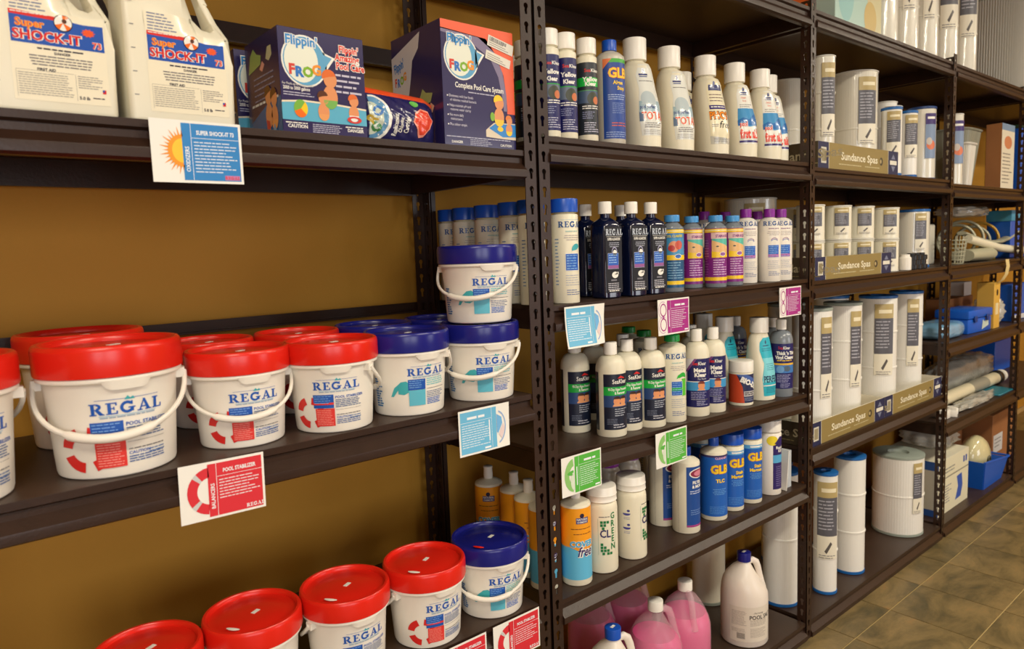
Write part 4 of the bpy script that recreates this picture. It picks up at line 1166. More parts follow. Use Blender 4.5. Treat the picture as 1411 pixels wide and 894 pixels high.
def L_cover():
    C = Canvas(); X = .1; o = srgb(244, 160, 30); b = srgb(96, 184, 222)
    C.rect(-X, .098, X, .196, o, 0); C.rect(-X, .016, X, .100, b, 0)
    C.ell(-.002, .178, .0055, .0055, srgb(40, 30, 60), 2); C.rect(-.017, .158, .015, .173, srgb(70, 70, 130), 2); C.text('NATURAL', -.001, .1665, .0050, K_WHITE, 3, 'C', bold=.02, ws=.9); C.text('CHEMISTRY', -.001, .1600, .0042, K_WHITE, 3, 'C', bold=.02, ws=.85)
    C.greek(-.03, .026, .146, 1, .005, .0018, srgb(120, 70, 30), 2, 3, .1); C.greek(-.024, .026, .133, 1, .005, .0018, srgb(120, 70, 30), 2, 4, .1)
    C.poly([(-X, .100), (-.034, .100), (-.006, .087), (.03, .092), (X, .1), (X, .104), (-X, .104)], o, 1)
    C.text('COVER', -.034, .100, .0135, K_WHITE, 3, 'L', bold=.09, ws=1.0); C.text('COVER', -.034, .100, .0135, srgb(80, 170, 216), 4, 'L', bold=.05, ws=1.0)
    C.text('free', -.016, .076, .024, K_WHITE, 4, 'L', bold=.08, shear=.22, ws=.72); C.text('free', -.016, .076, .024, srgb(50, 30, 100), 5, 'L', bold=.02, shear=.22, ws=.72)
    return C
def L_clean():
    C = Canvas(); g = srgb(16, 120, 66); n = srgb(40, 40, 100)
    C.text('CL', -.028, .096, .0195, n, 2, 'L', bold=.02, ws=.85)
    for i, ch in enumerate('GREEN'): C.text(ch, .0065, .143 - i * .0198, .0160, g, 2, 'C', bold=.02, ws=.8)
    C.text('E', .0062, .098, .016, n, 3, 'L', bold=.02, ws=.75) if False else None
    for (x, y) in [(-.027, .132), (-.019, .132), (-.027, .124), (-.019, .124), (-.011, .132), (-.023, .116), (-.027, .074), (-.027, .066), (-.019, .066), (-.027, .058), (-.019, .058), (-.011, .058), (-.023, .050), (-.011, .050), (-.003, .050)]:
        C.rect(x, y, x + .0065, y + .0066, g, 2)
    C.greek(-.030, .0, .150, 1, .004, .002, K_GREY, 2, 2, .1); C.rect(-.033, .05, -.032, .145, srgb(170, 190, 175), 2); C.rect(.0155, .055, .0165, .14, srgb(200, 210, 200), 2)
    for y in (.126, .088):
        C.ell(-.071, y, .010, .005, srgb(70, 70, 150), 2, 180, 360); C.ell(-.066, y + .008, .004, .003, srgb(60, 60, 140), 2); C.rect(-.081, y, -.061, y + .001, srgb(90, 90, 160), 2); C.greek(-.079, -.062, y - .010, 2, .004, .0014, srgb(150, 150, 180), 2, 4, .2, True)
    return C
def L_filter():
    C = Canvas(); b = srgb(24, 74, 150)
    C.rect(-.022, .020, .075, .196, b, 0); C.ell(.016, .176, .030, .014, K_WHITE, 1); C.ell(.016, .176, .026, .0115, srgb(140, 40, 70), 2); C.ell(.018, .176, .018, .008, srgb(210, 130, 150), 3)
    C.text('FILTER', .012, .146, .0085, K_WHITE, 3, 'C', bold=.04, ws=.9); C.text('& MORE', .014, .134, .0085, K_WHITE, 3, 'C', bold=.04, ws=.9); C.greek(-.012, .036, .126, 2, .006, .0024, srgb(190, 200, 226), 2, 3, .2)
    C.greek(-.01, .034, .070, 3, .006, .0016, srgb(130, 160, 210), 2, 4, .3); C.rect(-.022, .020, .075, .026, srgb(160, 60, 130), 1); C.rect(-.046, 0.004, -.0455, .2, srgb(120, 110, 100), 0)
    return C
def L_glb(title, sub, tlc):
    def f():
        C = Canvas(); X = .1; b = srgb(28, 96, 186)
        C.rect(-X, .014, X, .200 if tlc else .190, b, 0)
        if tlc: C.rect(-X, .194, X, .200, srgb(60, 50, 100), 1); C.text('CLEANER', .010, .1885, .0060, srgb(230, 170, 190), 2, 'C', bold=.03, ws=1.1)
        else: C.rect(-X, .178, X, .190, srgb(96, 170, 220), 1); C.greek(-.016, .028, .187, 1, .004, .005, K_WHITE, 2, 2, 0)
        C.text('GLB', .006, .146 if tlc else .140, .024, srgb(210, 90, 30), 2, 'C', bold=.07, ws=.92); C.text('GLB', .006, .146 if tlc else .140, .024, K_YEL, 3, 'C', bold=.045, ws=.92)
        if tlc: C.text('TLC', .006, .118, .010, K_YEL, 3, 'C', bold=.05, ws=1.1)
        else: C.text('Stain', .010, .118, .010, K_YEL, 3, 'C', bold=.04); C.text('Magnet', .004, .105, .010, K_YEL, 3, 'C', bold=.04)
        C.greek(-.018, .028, .098, 4, .005, .0016, srgb(110, 170, 226), 2, 4, .3, True); C.greek(-.026, .030, .044, 5, .005, .0015, srgb(90, 150, 215), 2, 5, .2)
        return C
    return f
def L_whitep():
    C = Canvas(); n = srgb(44, 30, 100)
    C.poly([(-.012, .020), (.07, .020), (.07, .192), (.012, .192), (-.012, .166)], n, 0); C.ell(-.014, .182, .018, .016, srgb(240, 216, 50), 1); C.poly([(-.008, .172), (.012, .194), (.02, .194), (.02, .166)], n, 2)
    C.rect(-.012, .108, .07, .134, srgb(86, 170, 216), 2); C.text('Rapid', .012, .154, .009, K_WHITE, 3, 'C', bold=.03); C.text('Kill', .014, .143, .009, K_WHITE, 3, 'C', bold=.03); C.greek(-.002, .03, .096, 10, .007, .002, srgb(130, 120, 170), 2, 4, .4)
    return C
def L_salt():
    C = Canvas(); t = srgb(60, 56, 60); lg = srgb(170, 160, 150)
    C.rect(-.085, .022, .06, .140, srgb(226, 216, 200), 0); C.text('chlorinating', .010, .118, .0052, t, 2, 'C', shear=.2); C.text('POOL SALT', -.020, .099, .0135, t, 2, 'L', bold=.02, ws=.9)
    C.rect(-.018, .0965, .045, .097, t, 2); C.greek(-.018, .044, .094, 4, .0048, .0018, lg, 2, 3, .15); C.greek(-.018, .044, .068, 7, .0046, .0015, lg, 2, 4, .3); C.greek(-.078, -.030, .126, 11, .0046, .0015, lg, 2, 5, .15); C.greek(-.078, -.030, .066, 3, .0046, .0015, lg, 2, 6, .15)
    x = -.060
    while x < -.036: C.rect(x, .032, x + .0012, .052, t, 2); x += .0026
    return C
def L_pink():
    C = Canvas(); t = srgb(70, 20, 60); C.text('chlorinating', .016, .076, .006, t, 2, 'C', shear=.2); C.text('POOL', .02, .062, .0125, t, 2, 'C', bold=.03); C.text('ANTIFREEZE', .018, .047, .0125, t, 2, 'C', bold=.03, ws=.8); C.rect(-.03, .043, .07, .0437, t, 2)
    return C

# --- prototypes ----------------------------------------------------
DARKLIQ = mat('dark_blue_liquid_bottle', srgb(14, 22, 52), .12, coat=.6, coat_rough=.05)
CLEARGREY = mat('grey_translucent_bottle', srgb(126, 134, 142), .25, coat=.3)
SOFTGREY = mat('milky_translucent_bottle', srgb(196, 190, 176), .3, coat=.2)
def sec_total(s=1.0, front=.082):
    S = []
    for z, hx, f, bk in ((0, .040, front - .004, .031), (.003, .043, front, .034), (.06, .045, front, .035), (.11, .044, front - .008, .035), (.15, .042, front - .022, .035), (.19, .039, front - .034, .034),
                         (.208, .037, front - .036, .033), (.219, .032, front - .042, .030), (.226, .026, .025, .026), (.229, .024, .022, .024), (.240, .022, .021, .022)):
        f = max(f, .021); S.append((z, hx * s, (f + bk) / 2 * s, 0, (bk - f) / 2 * s, 2.3 if z < .2 else 2))
    return S
TY = {}
TY['yk_n'] = make_bottle(body_flat(.0245, .196, .006, .018), capp(.0232, .199, .235), L_yk(False), rl=.0245, ribs=40)
TY['yk_g'] = make_bottle(body_flat(.0245, .196, .006, .018), capp(.0232, .199, .235), L_yk(True), rl=.0245, ribs=40)
TY['glb_algae'] = make_bottle(body_flat(.0365, .216, .012, .013), capp(.0178, .224, .250), L_glb_algae, bm=SOFTGREY, cm=CAPBLUE, rl=.0365, ribs=28)
TY['total'] = make_bottle(None, capp(.0305, .232, .288), L_total, secs=sec_total(), rl=.060, ribs=60, gloss=True)
TY['phos'] = make_bottle(None, capp(.0305, .232, .288), L_phos, secs=sec_total(), rl=.060, ribs=60, gloss=True)
TY['first'] = make_bottle(None, capp(.0305, .232, .288), L_first, secs=sec_total(), rl=.060, ribs=60, gloss=True)
TY['regal_blue'] = make_bottle(body_flat(.0315, .208, .004, .026), capp(.0318, .211, .242), L_regal_white(blue=True), cm=CAPBLUE, rl=.0315, ribs=50)
sq = [(0, .027, .027, 0, 0, 4), (.003, .030, .030, 0, 0, 4.5), (.178, .0305, .0305, 0, 0, 4.5), (.188, .028, .028, 0, 0, 3.5), (.195, .020, .020, 0, 0, 2.5), (.200, .013, .013, 0, 0, 2), (.218, .012, .012, 0, 0, 2)]
TY['black'] = make_bottle(None, capp(.0168, .210, .240), L_black, bm=DARKLIQ, secs=sq, rl=.040, ribs=26, flatlab=.0306)
TY['col_b'] = make_bottle(body_flat(.031, .180, .010, .0145), capp(.0205, .189, .207), L_color(False), bm=CLEARGREY, cm=CAPSKY, rl=.031, ribs=26)
TY['col_p'] = make_bottle(body_flat(.031, .180, .010, .0145), capp(.0205, .189, .207), L_color(True), bm=CLEARGREY, cm=CAPSKY, rl=.031, ribs=26)
TY['regal_pur'] = make_bottle(body_flat(.0345, .196, .010, .012), capp(.0172, .203, .229), L_regal_white(purple=True), bm=WHITEP, cm=CAPPUR, rl=.0345, ribs=24)
TY['sk'] = make_bottle(body_bullet(.0385, .168, .206), capp(.0172, .209, .240), L_sk, rl=.0385, ribs=26)
TY['green_regal'] = make_bottle(body_flat(.0375, .214, .008, .014), capp(.0215, .223, .241), L_regal_white(green=True), rl=.0375, cm=CAPGRN, ribs=26)
TY['mk'] = make_bottle(body_bullet(.0365, .172, .213), capp(.0165, .216, .250), L_mk, rl=.0365, ribs=26)
TY['bio'] = make_bottle([(.034, 0), (.0362, .002), (.0365, .005), (.0365, .100), (.033, .104), (.033, .110)], capp(.0372, .104, .138), L_bio, rl=.0365, ribs=44, name='jar')
TY['perf'] = make_bottle(None, capp(.0290, .216, .264), L_perf, secs=[(q[0] * .94, q[1], q[2], 0, q[4] * .35, q[5]) for q in sec_total(.98, .058)], rl=.048, ribs=60)
TY['thick'] = make_bottle(body_bullet(.0365, .178, .216), capp(.0160, .220, .252), L_thick, bm=CLEARGREY, rl=.0365, ribs=26)
TY['cover'] = make_bottle(body_flat(.0375, .206, .008, .012), [(.012, .213), (.0125, .222), (.0115, .240), (.0125, .2405), (.0125, .2445), (.011, .2455)], L_cover, rl=.0375)
jar = [(.036, 0), (.0395, .0015), (.0405, .005), (.0405, .165), (.0395, .174), (.036, .181), (.033, .184), (.033, .190)]
TY['clean'] = make_bottle(jar, [(.0392, .184), (.0402, .1855), (.0392, .187), (.0392, .199), (.0400, .2005), (.0390, .202), (.0385, .218), (.0372, .221), (.034, .222)], L_clean, rl=.0405, name='jar')
TY['filter'] = make_bottle(body_flat(.0395, .212, .010, .013), capp(.0150, .222, .247), L_filter, rl=.0395, cm=CAPBLUE, ribs=26)
TY['tlc'] = make_bottle(body_flat(.0395, .214, .010, .013), capp(.0155, .222, .248), L_glb('', '', True), rl=.0395, cm=CAPBLUE, ribs=26)
TY['stain'] = make_bottle(body_flat(.0362, .204, .004, .030), capp(.0358, .2075, .240), L_glb('', '', False), rl=.0362, cm=CAPBLUE, ribs=50)
TY['whitep'] = make_bottle(body_flat(.0362, .206, .004, .030), capp(.0362, .2095, .246), L_whitep, rl=.0362, bm=WHITEP)
TY['purjar'] = make_bottle([(q[0] * .86, q[1] * 1.12) for q in jar], capp(.0305, .212, .242), None, cm=CAPPUR, ribs=40, name='jar', bm=SOFTGREY)

OFF = {'regal_blue': 36, 'black': 29, 'mk': 10, 'thick': 12, 'perf': 46, 'bio': 26, 'tlc': 21, 'stain': 26, 'total': 34, 'phos': 34, 'first': 34, 'sk': 22, 'filter': 34, 'whitep': 36, 'col_p': 22, 'col_b': 12, 'yk_n': 20, 'yk_g': 24}
def bt(ty, u, v, y, zs, label, group=None, cat='bottle', rot=None, x=None):
    """cap centre pixel and depth y on the shelf -> position; labels are turned a little towards the aisle's near end"""
    X = on_y(u, v, y).x if x is None else x
    if ty == 'black': rot = D(-6)
    if rot is None: rot = -(atan2(X, y - CAM.y) - radians(OFF.get(ty, 27)))
    z = zs(X) if callable(zs) else zs
    return put(ty, TY[ty], (X, y, z + .0004), rot, label, cat, group)

# --- upper shelf
A2 = ZA2
bt('yk_n', 757, 34, .030, A2, 'slim navy-labelled bottle with white cap tight against the slotted post', x=1.1215)
bt('yk_n', 778, 45, .030, A2, 'slim navy-labelled bottle with white cap second from the slotted post')
bt('yk_g', 807, 54, .032, A2, 'slim bottle with green-banded black label and white cap at the shelf front')
bt('yk_g', 712, 66, .235, A2, 'slim bottle with green-banded black label behind the slotted post')
bt('yk_g', 735, 50, .125, A2, 'slim bottle with green-banded black label hidden by the slotted post', x=1.135)
bt('yk_n', 836, 66, .115, A2, 'slim white-capped bottle half hidden behind the blue-capped algae bottle')
bt('glb_algae', 839, 58, .046, A2, 'blue-capped bottle with blue label, orange corner and yellow lettering')
bt('total', 874, 50, .092, A2, 'big white-capped bottle with red TOTAL lettering beside the blue-capped algae bottle')
bt('total', 921.5, 63, .092, A2, 'big white-capped bottle with red TOTAL lettering beside the orange-lettered PHOS bottle')
bt('phos', 971.5, 77, .092, A2, 'big white-capped bottle with orange PHOS lettering and cream label')
gf = 'blue and red first aid bottles'
bt('first', 1012, 87, .092, A2, 'first aid bottle with blue label standing next to the PHOS bottle')
bt('first', 1049.5, 96, .092, A2, 'first aid bottle with blue label standing between two identical ones', x=2.096)
bt('first', 1074.5, 107, .122, A2, 'first aid bottle with blue label tucked in the corner by the slotted post', x=2.192)
bt('phos', 0, 0, .25, A2, 'big white-capped bottle in the shadow behind the PHOS bottle', x=1.905)

# --- second shelf
B2 = ZB2
bt('regal_blue', 785, 279, .040, B2, 'white bottle with wide blue cap at the shelf front by the slotted post', x=1.168)
gr = 'blue-capped white bottles running back behind the post'
for x, y in ((1.1035, .084), (1.108, .162), (1.108, .258), (1.108, .352), (1.112, .425)):
    bt('regal_blue', 0, 0, y, B2, 'white bottle with wide blue cap in the row running back behind the slotted post', gr, x=x)
bt('black', 833, 281, .060, B2, 'black square bottle with white cap and dark liquid, standing apart beside the blue-capped bottle')
bt('black', 806, 284, .150, B2, 'black square bottle with white cap in shadow behind the front row')
bt('black', 855, 284, .150, B2, 'black square bottle with white cap peeping out between two front ones')
bt('black', 869, 279, .046, B2, 'black square bottle with white cap, middle one of the front row')
bt('black', 896, 280, .046, B2, 'black square bottle with white cap next to the blue and yellow bottle')
bt('col_b', 925.5, 297, .046, B2, 'blue and yellow clarifier bottle with sky-blue cap')
bt('col_p', 952.5, 300, .092, B2, 'purple and yellow bottle with sky-blue cap standing back in the row')
bt('col_p', 985.5, 297, .046, B2, 'purple and yellow bottle with sky-blue cap, foremost of three')
bt('col_p', 1009, 296, .050, B2, 'purple and yellow bottle with sky-blue cap next to a purple-capped white bottle')
bt('regal_pur', 1027.5, 289, .075, B2, 'white bottle with purple cap beside the purple and yellow bottle')
bt('regal_pur', 1060, 286, .050, B2, 'white bottle with purple cap, front one above the magenta card')
bt('regal_pur', 1076, 286, .055, B2, 'white bottle with purple cap nearest the slotted post above the magenta card')
gp = 'purple-capped bottles in the back row'
for u, v, y in ((970, 293, .20), (999, 290, .20), (1043.5, 288, .16)):
    bt('regal_pur', u, v, y, B2, 'white bottle with purple cap in the back row', gp)

# --- third, tilted shelf
bt('sk', 791, 468, .150, zc2, 'black-labelled algae bottle behind the curled light blue card')
bt('sk', 818, 462, .225, zc2, 'black-labelled algae bottle in deep shadow at the back of the shelf')
bt('sk', 840.5, 474, .056, zc2, 'black-labelled algae bottle with green band standing foremost on its shelf')
bt('sk', 863, 469, .075, zc2, 'black-labelled algae bottle with green band, middle one of the front three')
bt('sk', 896, 466, .056, zc2, 'black-labelled algae bottle with green band beside the green-capped bottle')
bt('sk', 858, 465, .170, zc2, 'black-labelled algae bottle standing right behind the front three')
bt('green_regal', 866, 455, .31, zc2, 'green-capped bottle far back on the tilted shelf', 'green-capped bottles at the back')
bt('green_regal', 887, 455, .20, zc2, 'green-capped bottle far back on the tilted shelf', 'green-capped bottles at the back')
bt('green_regal', 925.5, 463, .056, zc2, 'cream bottle with green cap and blue box below the magenta goggles card')
bt('mk', 959, 455, .056, zc2, 'navy-labelled metal remover bottle beside the green-capped bottle')
bt('mk', 982, 450, .056, zc2, 'navy-labelled metal remover bottle behind the small jar')
bt('mk', 952, 450, .150, zc2, 'navy-labelled bottle standing behind the two metal remover bottles')
bt('bio', 1021, 497, .056, zc2, 'small jar with white lid and orange and navy label', cat='jar')
bt('perf', 998, 440, .165, zc2, 'white bottle with teal label standing behind the small jar')
bt('perf', 970, 440, .30, zc2, 'white bottle with teal label far back in the shelf shadow')
bt('perf', 1046, 440, .070, zc2, 'big white bottle with teal label at the front beside the small jar')
bt('thick', 1014, 440, .24, zc2, 'grey bottle in shadow behind the teal-labelled bottles')
bt('thick', 1076.5, 440, .050, zc2, 'grey vinyl cleaner bottle with navy label next to the teal-labelled bottle')
bt('thick', 1092, 436, .115, zc2, 'grey vinyl cleaner bottle with navy label in the corner by the slotted post', x=2.213)

# --- fourth shelf
D2 = ZD2
bt('cover', 0, 0, .090, D2, 'orange and blue cover-free bottle half hidden by the slotted post', x=1.118)
bt('cover', 798, 672, .052, D2, 'orange and blue cover-free bottle below the green card', x=1.190)
bt('cover', 688, 653, .330, D2, 'orange-labelled bottle standing furthest back behind the blue-lidded pail', x=1.135, rot=D(-38))
bt('cover', 728, 660, .240, D2, 'orange-labelled bottle at the back beside the slotted post', x=1.150, rot=D(20))
bt('cover', 0, 0, .165, D2, 'orange-labelled bottle hidden in the row behind the post', x=1.135)
bt('clean', 828, 671, .056, D2, 'white jar with green CLEAN GREEN lettering facing the aisle', cat='jar', x=1.287, rot=D(-14))
bt('clean', 867, 658, .056, D2, 'white jar turned so its green lettering shows at the edge', cat='jar', x=1.402, rot=D(34))
bt('purjar', 866, 632, .175, D2, 'translucent jar with purple lid behind the white jars', cat='jar')
bt('purjar', 838, 646, .170, D2, 'translucent jar with purple lid hidden behind the green card', cat='jar')
bt('regal_blue', 893, 632, .30, D2, 'dark blue-capped bottle at the back beside the purple-lidded jar')
bt('filter', 912, 622, .137, D2, 'blue filter cleaner bottle standing back behind the green card')
bt('filter', 944.5, 614, .056, D2, 'blue filter cleaner bottle at the front beside the TLC bottle')
bt('tlc', 983, 609, .056, D2, 'blue TLC cleaner bottle with small blue cap')
bt('stain', 966, 606, .175, D2, 'blue-capped bottle half hidden behind the TLC bottle')
bt('stain', 1008, 600, .060, D2, 'blue stain remover bottle with wide blue cap beside the TLC bottle')
bt('stain', 1033.5, 595, .056, D2, 'blue stain remover bottle with wide blue cap beside the tall white bottle')
bt('whitep', 1060.5, 586, .052, D2, 'tall white bottle with navy and yellow label at the end of the row')
bt('whitep', 1026, 585, .165, D2, 'white-capped bottle hidden behind the stain remover bottles')

# --- gallon jugs on the bottom shelf
MILKY = mat('milky_jug_plastic', srgb(236, 226, 214), .34, sss=.15)
def shell_mat():
    m = bpy.data.materials.new('translucent_jug_shell'); m.use_nodes = True; nt = m.node_tree
    b = nt.nodes['Principled BSDF']; b.inputs['Base Color'].default_value = (*srgb(240, 214, 220), 1); b.inputs['Roughness'].default_value = .3
    tr = nt.nodes.new('ShaderNodeBsdfTransparent'); tr.inputs[0].default_value = (1, .93, .96, 1); mx = nt.nodes.new('ShaderNodeMixShader'); mx.inputs[0].default_value = .26
    nt.links.new(tr.outputs[0], mx.inputs[1]); nt.links.new(b.outputs[0], mx.inputs[2]); nt.links.new(mx.outputs[0], nt.nodes['Material Output'].inputs[0])
    return m
SHELL = shell_mat(); PINKL = mat('pink_liquid', srgb(226, 30, 140), .35, sss=.15)
JB = [(0, .070, .070, 0), (.002, .074, .074, 0), (.006, .0765, .0765, 0), (.140, .0765, .0765, 0), (.165, .0755, .0755, 0), (.185, .0700, .0715, -.003), (.205, .0600, .0640, -.009), (.225, .0480, .0530, -.010), (.245, .0330, .0380, -.006), (.258, .0215, .0235, -.001), (.266, .0170, .0170, 0), (.276, .0170, .0170, 0)]
def make_gallon(kind):
    def mk():
        r = empty('gallon_jug')
        m = SHELL if kind == 'pink' else MILKY
        mb = MB(); mb.loft(JB, 48); mb.build('body', m, r)
        if kind == 'pink':
            mb = MB(); S = [(z + (.002 if z < .01 else 0), hx - .0022, hy - .0022, xo) for z, hx, hy, xo in JB if z <= .186]; mb.loft(S + [(.198, .061, .064, -.006)], 48); mb.build('liquid', PINKL, r)
        mb = MB(); mb.tube([(.016, 0, .262), (.030, 0, .266), (.042, 0, .258), (.049, 0, .240), (.055, 0, .215), (.060, 0, .190), (.064, 0, .168)], [.008, .0095, .0100, .0095, .0090, .0100, .0125], 14, flat=1.15)
        mb.build('handle', m, r)
        mb = MB(); c = capp(.0222, .268, .297); mb.lathe(c, 40); cp = mb.build('cap', {'pink': CAPW, 'salt': BLUEP, 'white': CAPBLUE}[kind], r)
        if kind != 'pink': mb = MB(); mb.box(-.008, .008, -.004, .004, .2971, .2976); st = mb.build('sticker', CAPW, cp, smooth=False); st.rotation_euler = (0, 0, .6)
        if kind == 'salt': L_salt().build('label', wrap(.0765, .0765), r, PRINT, .005)
        if kind == 'pink': L_pink().build('print', wrap(.0766, .0766), r, PRINT, .005)
        return r
    return mk
def gallon(kind, x, y, rot, label): put(('gal', kind), make_gallon(kind), (x, y, ZE2 + .0005), rot, label, 'jug')
gallon('salt', 2.016, .102, D(-30), 'white gallon jug of pool salt with navy cap')
gallon('white', 1.351, .085, D(-25), 'white gallon jug with blue cap standing in front of the pink jugs')
gallon('pink', 1.551, .100, D(-25), 'pink antifreeze jug with its handle turned to the aisle, behind the blue-capped jug')
gallon('pink', 1.712, .115, D(-120), 'pink antifreeze jug with its handle facing front, beside the salt jug')
gallon('pink', 1.490, .300, D(-25), 'pink antifreeze jug furthest back in the bottom shelf shadow')
gallon('pink', 1.652, .290, D(-25), 'pink antifreeze jug standing behind the two front pink jugs')

# thin white carton and leaning price card at the end of the fourth shelf
r = empty('thin_carton', (2.165, .030, D2 + .0005))
mb = MB(); mb.box(0, .022, 0, .125, 0, .125); mb.build('carton', mat('pale_blue_grey_card', srgb(190, 196, 200), .5), r, smooth=False)
C = Canvas(); C.rect(-.058, .004, .058, .121, srgb(150, 160, 172), 0); C.greek(-.05, .05, .112, 12, .008, .003, srgb(110, 122, 140), 1, 3, .3); C.rect(-.01, .02, .02, .05, srgb(90, 104, 130), 2)
C.build('side_print', flat_left(0, .0625), r, PRINT, None); tag(r, 'thin pale carton standing on edge beside the tall white bottle', 'box')
mb = MB(); mb.box(0, .0025, 0, .06, 0, .135); o = mb.build('folded_leaflet', CARD, None, smooth=False); o.location = (2.131, .016, D2 + .0008); o.rotation_euler = (0, D(5), D(-8))
tag(o, 'folded white leaflet leaning between the white bottle and thin carton', 'leaflet')

# ================================================================== filter cartridges
def pleat_mat(name, col, freq, rough=.45, coat=.35, strength=.5):
    m = bpy.data.materials.new(name); m.use_nodes = True; nt = m.node_tree; b = nt.nodes['Principled BSDF']
    b.inputs['Base Color'].default_value = (*col, 1); b.inputs['Roughness'].default_value = rough; b.inputs['Coat Weight'].default_value = coat; b.inputs['Coat Roughness'].default_value = .08
    tc = nt.nodes.new('ShaderNodeTexCoord'); sp = nt.nodes.new('ShaderNodeSeparateXYZ'); nt.links.new(tc.outputs['Object'], sp.inputs[0])
    at = nt.nodes.new('ShaderNodeMath'); at.operation = 'ARCTAN2'; nt.links.new(sp.outputs[1], at.inputs[0]); nt.links.new(sp.outputs[0], at.inputs[1])
    mu = nt.nodes.new('ShaderNodeMath'); mu.operation = 'MULTIPLY'; mu.inputs[1].default_value = freq; nt.links.new(at.outputs[0], mu.inputs[0])
    sn = nt.nodes.new('ShaderNodeMath'); sn.operation = 'SINE'; nt.links.new(mu.outputs[0], sn.inputs[0])
    bp = nt.nodes.new('ShaderNodeBump'); bp.inputs['Strength'].default_value = strength; bp.inputs['Distance'].default_value = .0015; nt.links.new(sn.outputs[0], bp.inputs['Height']); nt.links.new(bp.outputs[0], b.inputs['Normal'])
    n = nt.nodes.new('ShaderNodeTexNoise'); n.inputs['Scale'].default_value = 14; n.inputs['Detail'].default_value = 3; nt.links.new(tc.outputs['Object'], n.inputs['Vector'])
    b2 = nt.nodes.new('ShaderNodeBump'); b2.inputs['Strength'].default_value = .35; b2.inputs['Distance'].default_value = .004; nt.links.new(n.outputs['Fac'], b2.inputs['Height']); nt.links.new(b2.outputs[0], b.inputs['Coat Normal'])
    return m
PAPER = pleat_mat('white_pleated_paper', srgb(240, 238, 230), 60, strength=.12)
WRAP = pleat_mat('shrink_wrapped_paper', srgb(232, 228, 212), 60, .3, 1.0, .10)
CREAMPL = pleat_mat('cream_pleated_paper', srgb(240, 236, 216), 60, strength=.10)
FCAP = {'blue': mat('blue_filter_cap', srgb(30, 100, 170), .4), 'white': mat('white_filter_cap', srgb(226, 224, 214), .45), 'grey': mat('grey_green_filter_cap', srgb(150, 160, 150), .5), 'navy': mat('navy_filter_cap', srgb(36, 66, 120), .4)}
def filter_label(h, kind):
    C = Canvas(); z1 = h * .93; z0 = h * (.30 if kind != 'short' else .18); w = .024 if kind != 'wide' else .036
    gold = srgb(186, 166, 112); gr = srgb(92, 92, 100); H = z1 - z0
    if kind == 'blue':
        C.rect(-w, z0, w, z1 - H * .15, srgb(130, 150, 180), 0); C.rect(-w, z1 - H * .28, w, z1 - H * .05, srgb(60, 40, 110), 1); C.greek(-w * .7, w * .7, z1 - H * .12, 1, .01, H * .05, K_WHITE, 2, 2, 0)
        C.ell(.0, z0 + H * .28, w * .8, H * .1, srgb(220, 120, 80), 1); C.ell(-.008, z0 + H * .36, w * .5, H * .08, srgb(200, 190, 180), 2); return C
    C.rect(-w, z0, w, z1, srgb(236, 230, 210), 0); C.rect(-w, z1 - H * .20, w, z1, gold, 1); C.rect(-w, z0 + H * .30, w, z1 - H * .20, gr, 1)
    C.rect(-w * .6, z1 - H * .13, w * .8, z1 - H * .08, srgb(240, 230, 196), 2); C.greek(-w * .85, w * .7, z1 - H * .24, 9, H * .045, H * .014, srgb(180, 180, 190), 2, 3, .3)
    C.poly([(-w * .3, z0 + H * .10), (-w * .1, z0 + H * .07), (w * .4, z0 + H * .20), (w * .25, z0 + H * .23)], srgb(90, 84, 80), 2); C.greek(-w * .8, w * .8, z0 + H * .05, 2, H * .03, H * .01, K_GREY, 2, 4, .2)
    return C
def make_filter(r, h, cap, kind, bm, bands=(.36, .68), lab_rot=0.0, hole=True):
    def mk():
        o = empty('filter_cartridge'); t = .012 if cap != 'white' else .006
        mb = MB(); mb.lathe([(r, t), (r, h - t)], 48); mb.build('pleated_body', bm, o)
        for z0, z1, nm in ((0, t, 'bottom_cap'), (h - t, h, 'top_cap')):
            mb = MB()
            P = [(r - .001, z0), (r + .0018, z0 + .0015), (r + .0018, z1 - .0015), (r - .001, z1)]
            if nm == 'top_cap' and hole: P += [(r * .42, z1), (r * .40, z1 - .004), (r * .34, z1 - .010), (0, z1 - .010)]
            mb.lathe(P, 48, cap1=not (nm == 'top_cap' and hole)); mb.build(nm, FCAP[cap], o)
        for f in bands:
            mb = MB(); z = h * f; mb.lathe([(r - .0005, z - .004), (r + .0024, z - .003), (r + .003, z), (r + .0024, z + .003), (r - .0005, z + .004)], 48, cap0=False, cap1=False); mb.build('band', bm, o)
        if kind:
            l = filter_label(h, kind).build('label', wrap(r + .0032, r), o, PRINT, .006)
        return o
    return mk
def cart(key, mk, u, v, y, z, label, group=None, x=None, rot=None, off=30):
    X = on_y(u, v, y).x if x is None else x
    if rot is None: rot = -(atan2(X, y - CAM.y) - radians(off))
    return put(key, mk, (X, y, z + .0005), rot, label, 'filter', group)
TRAY = mat('tray_cardboard_white', srgb(226, 218, 196), .6); TRAYG = mat('tray_cardboard_gold', srgb(140, 122, 74), .6)
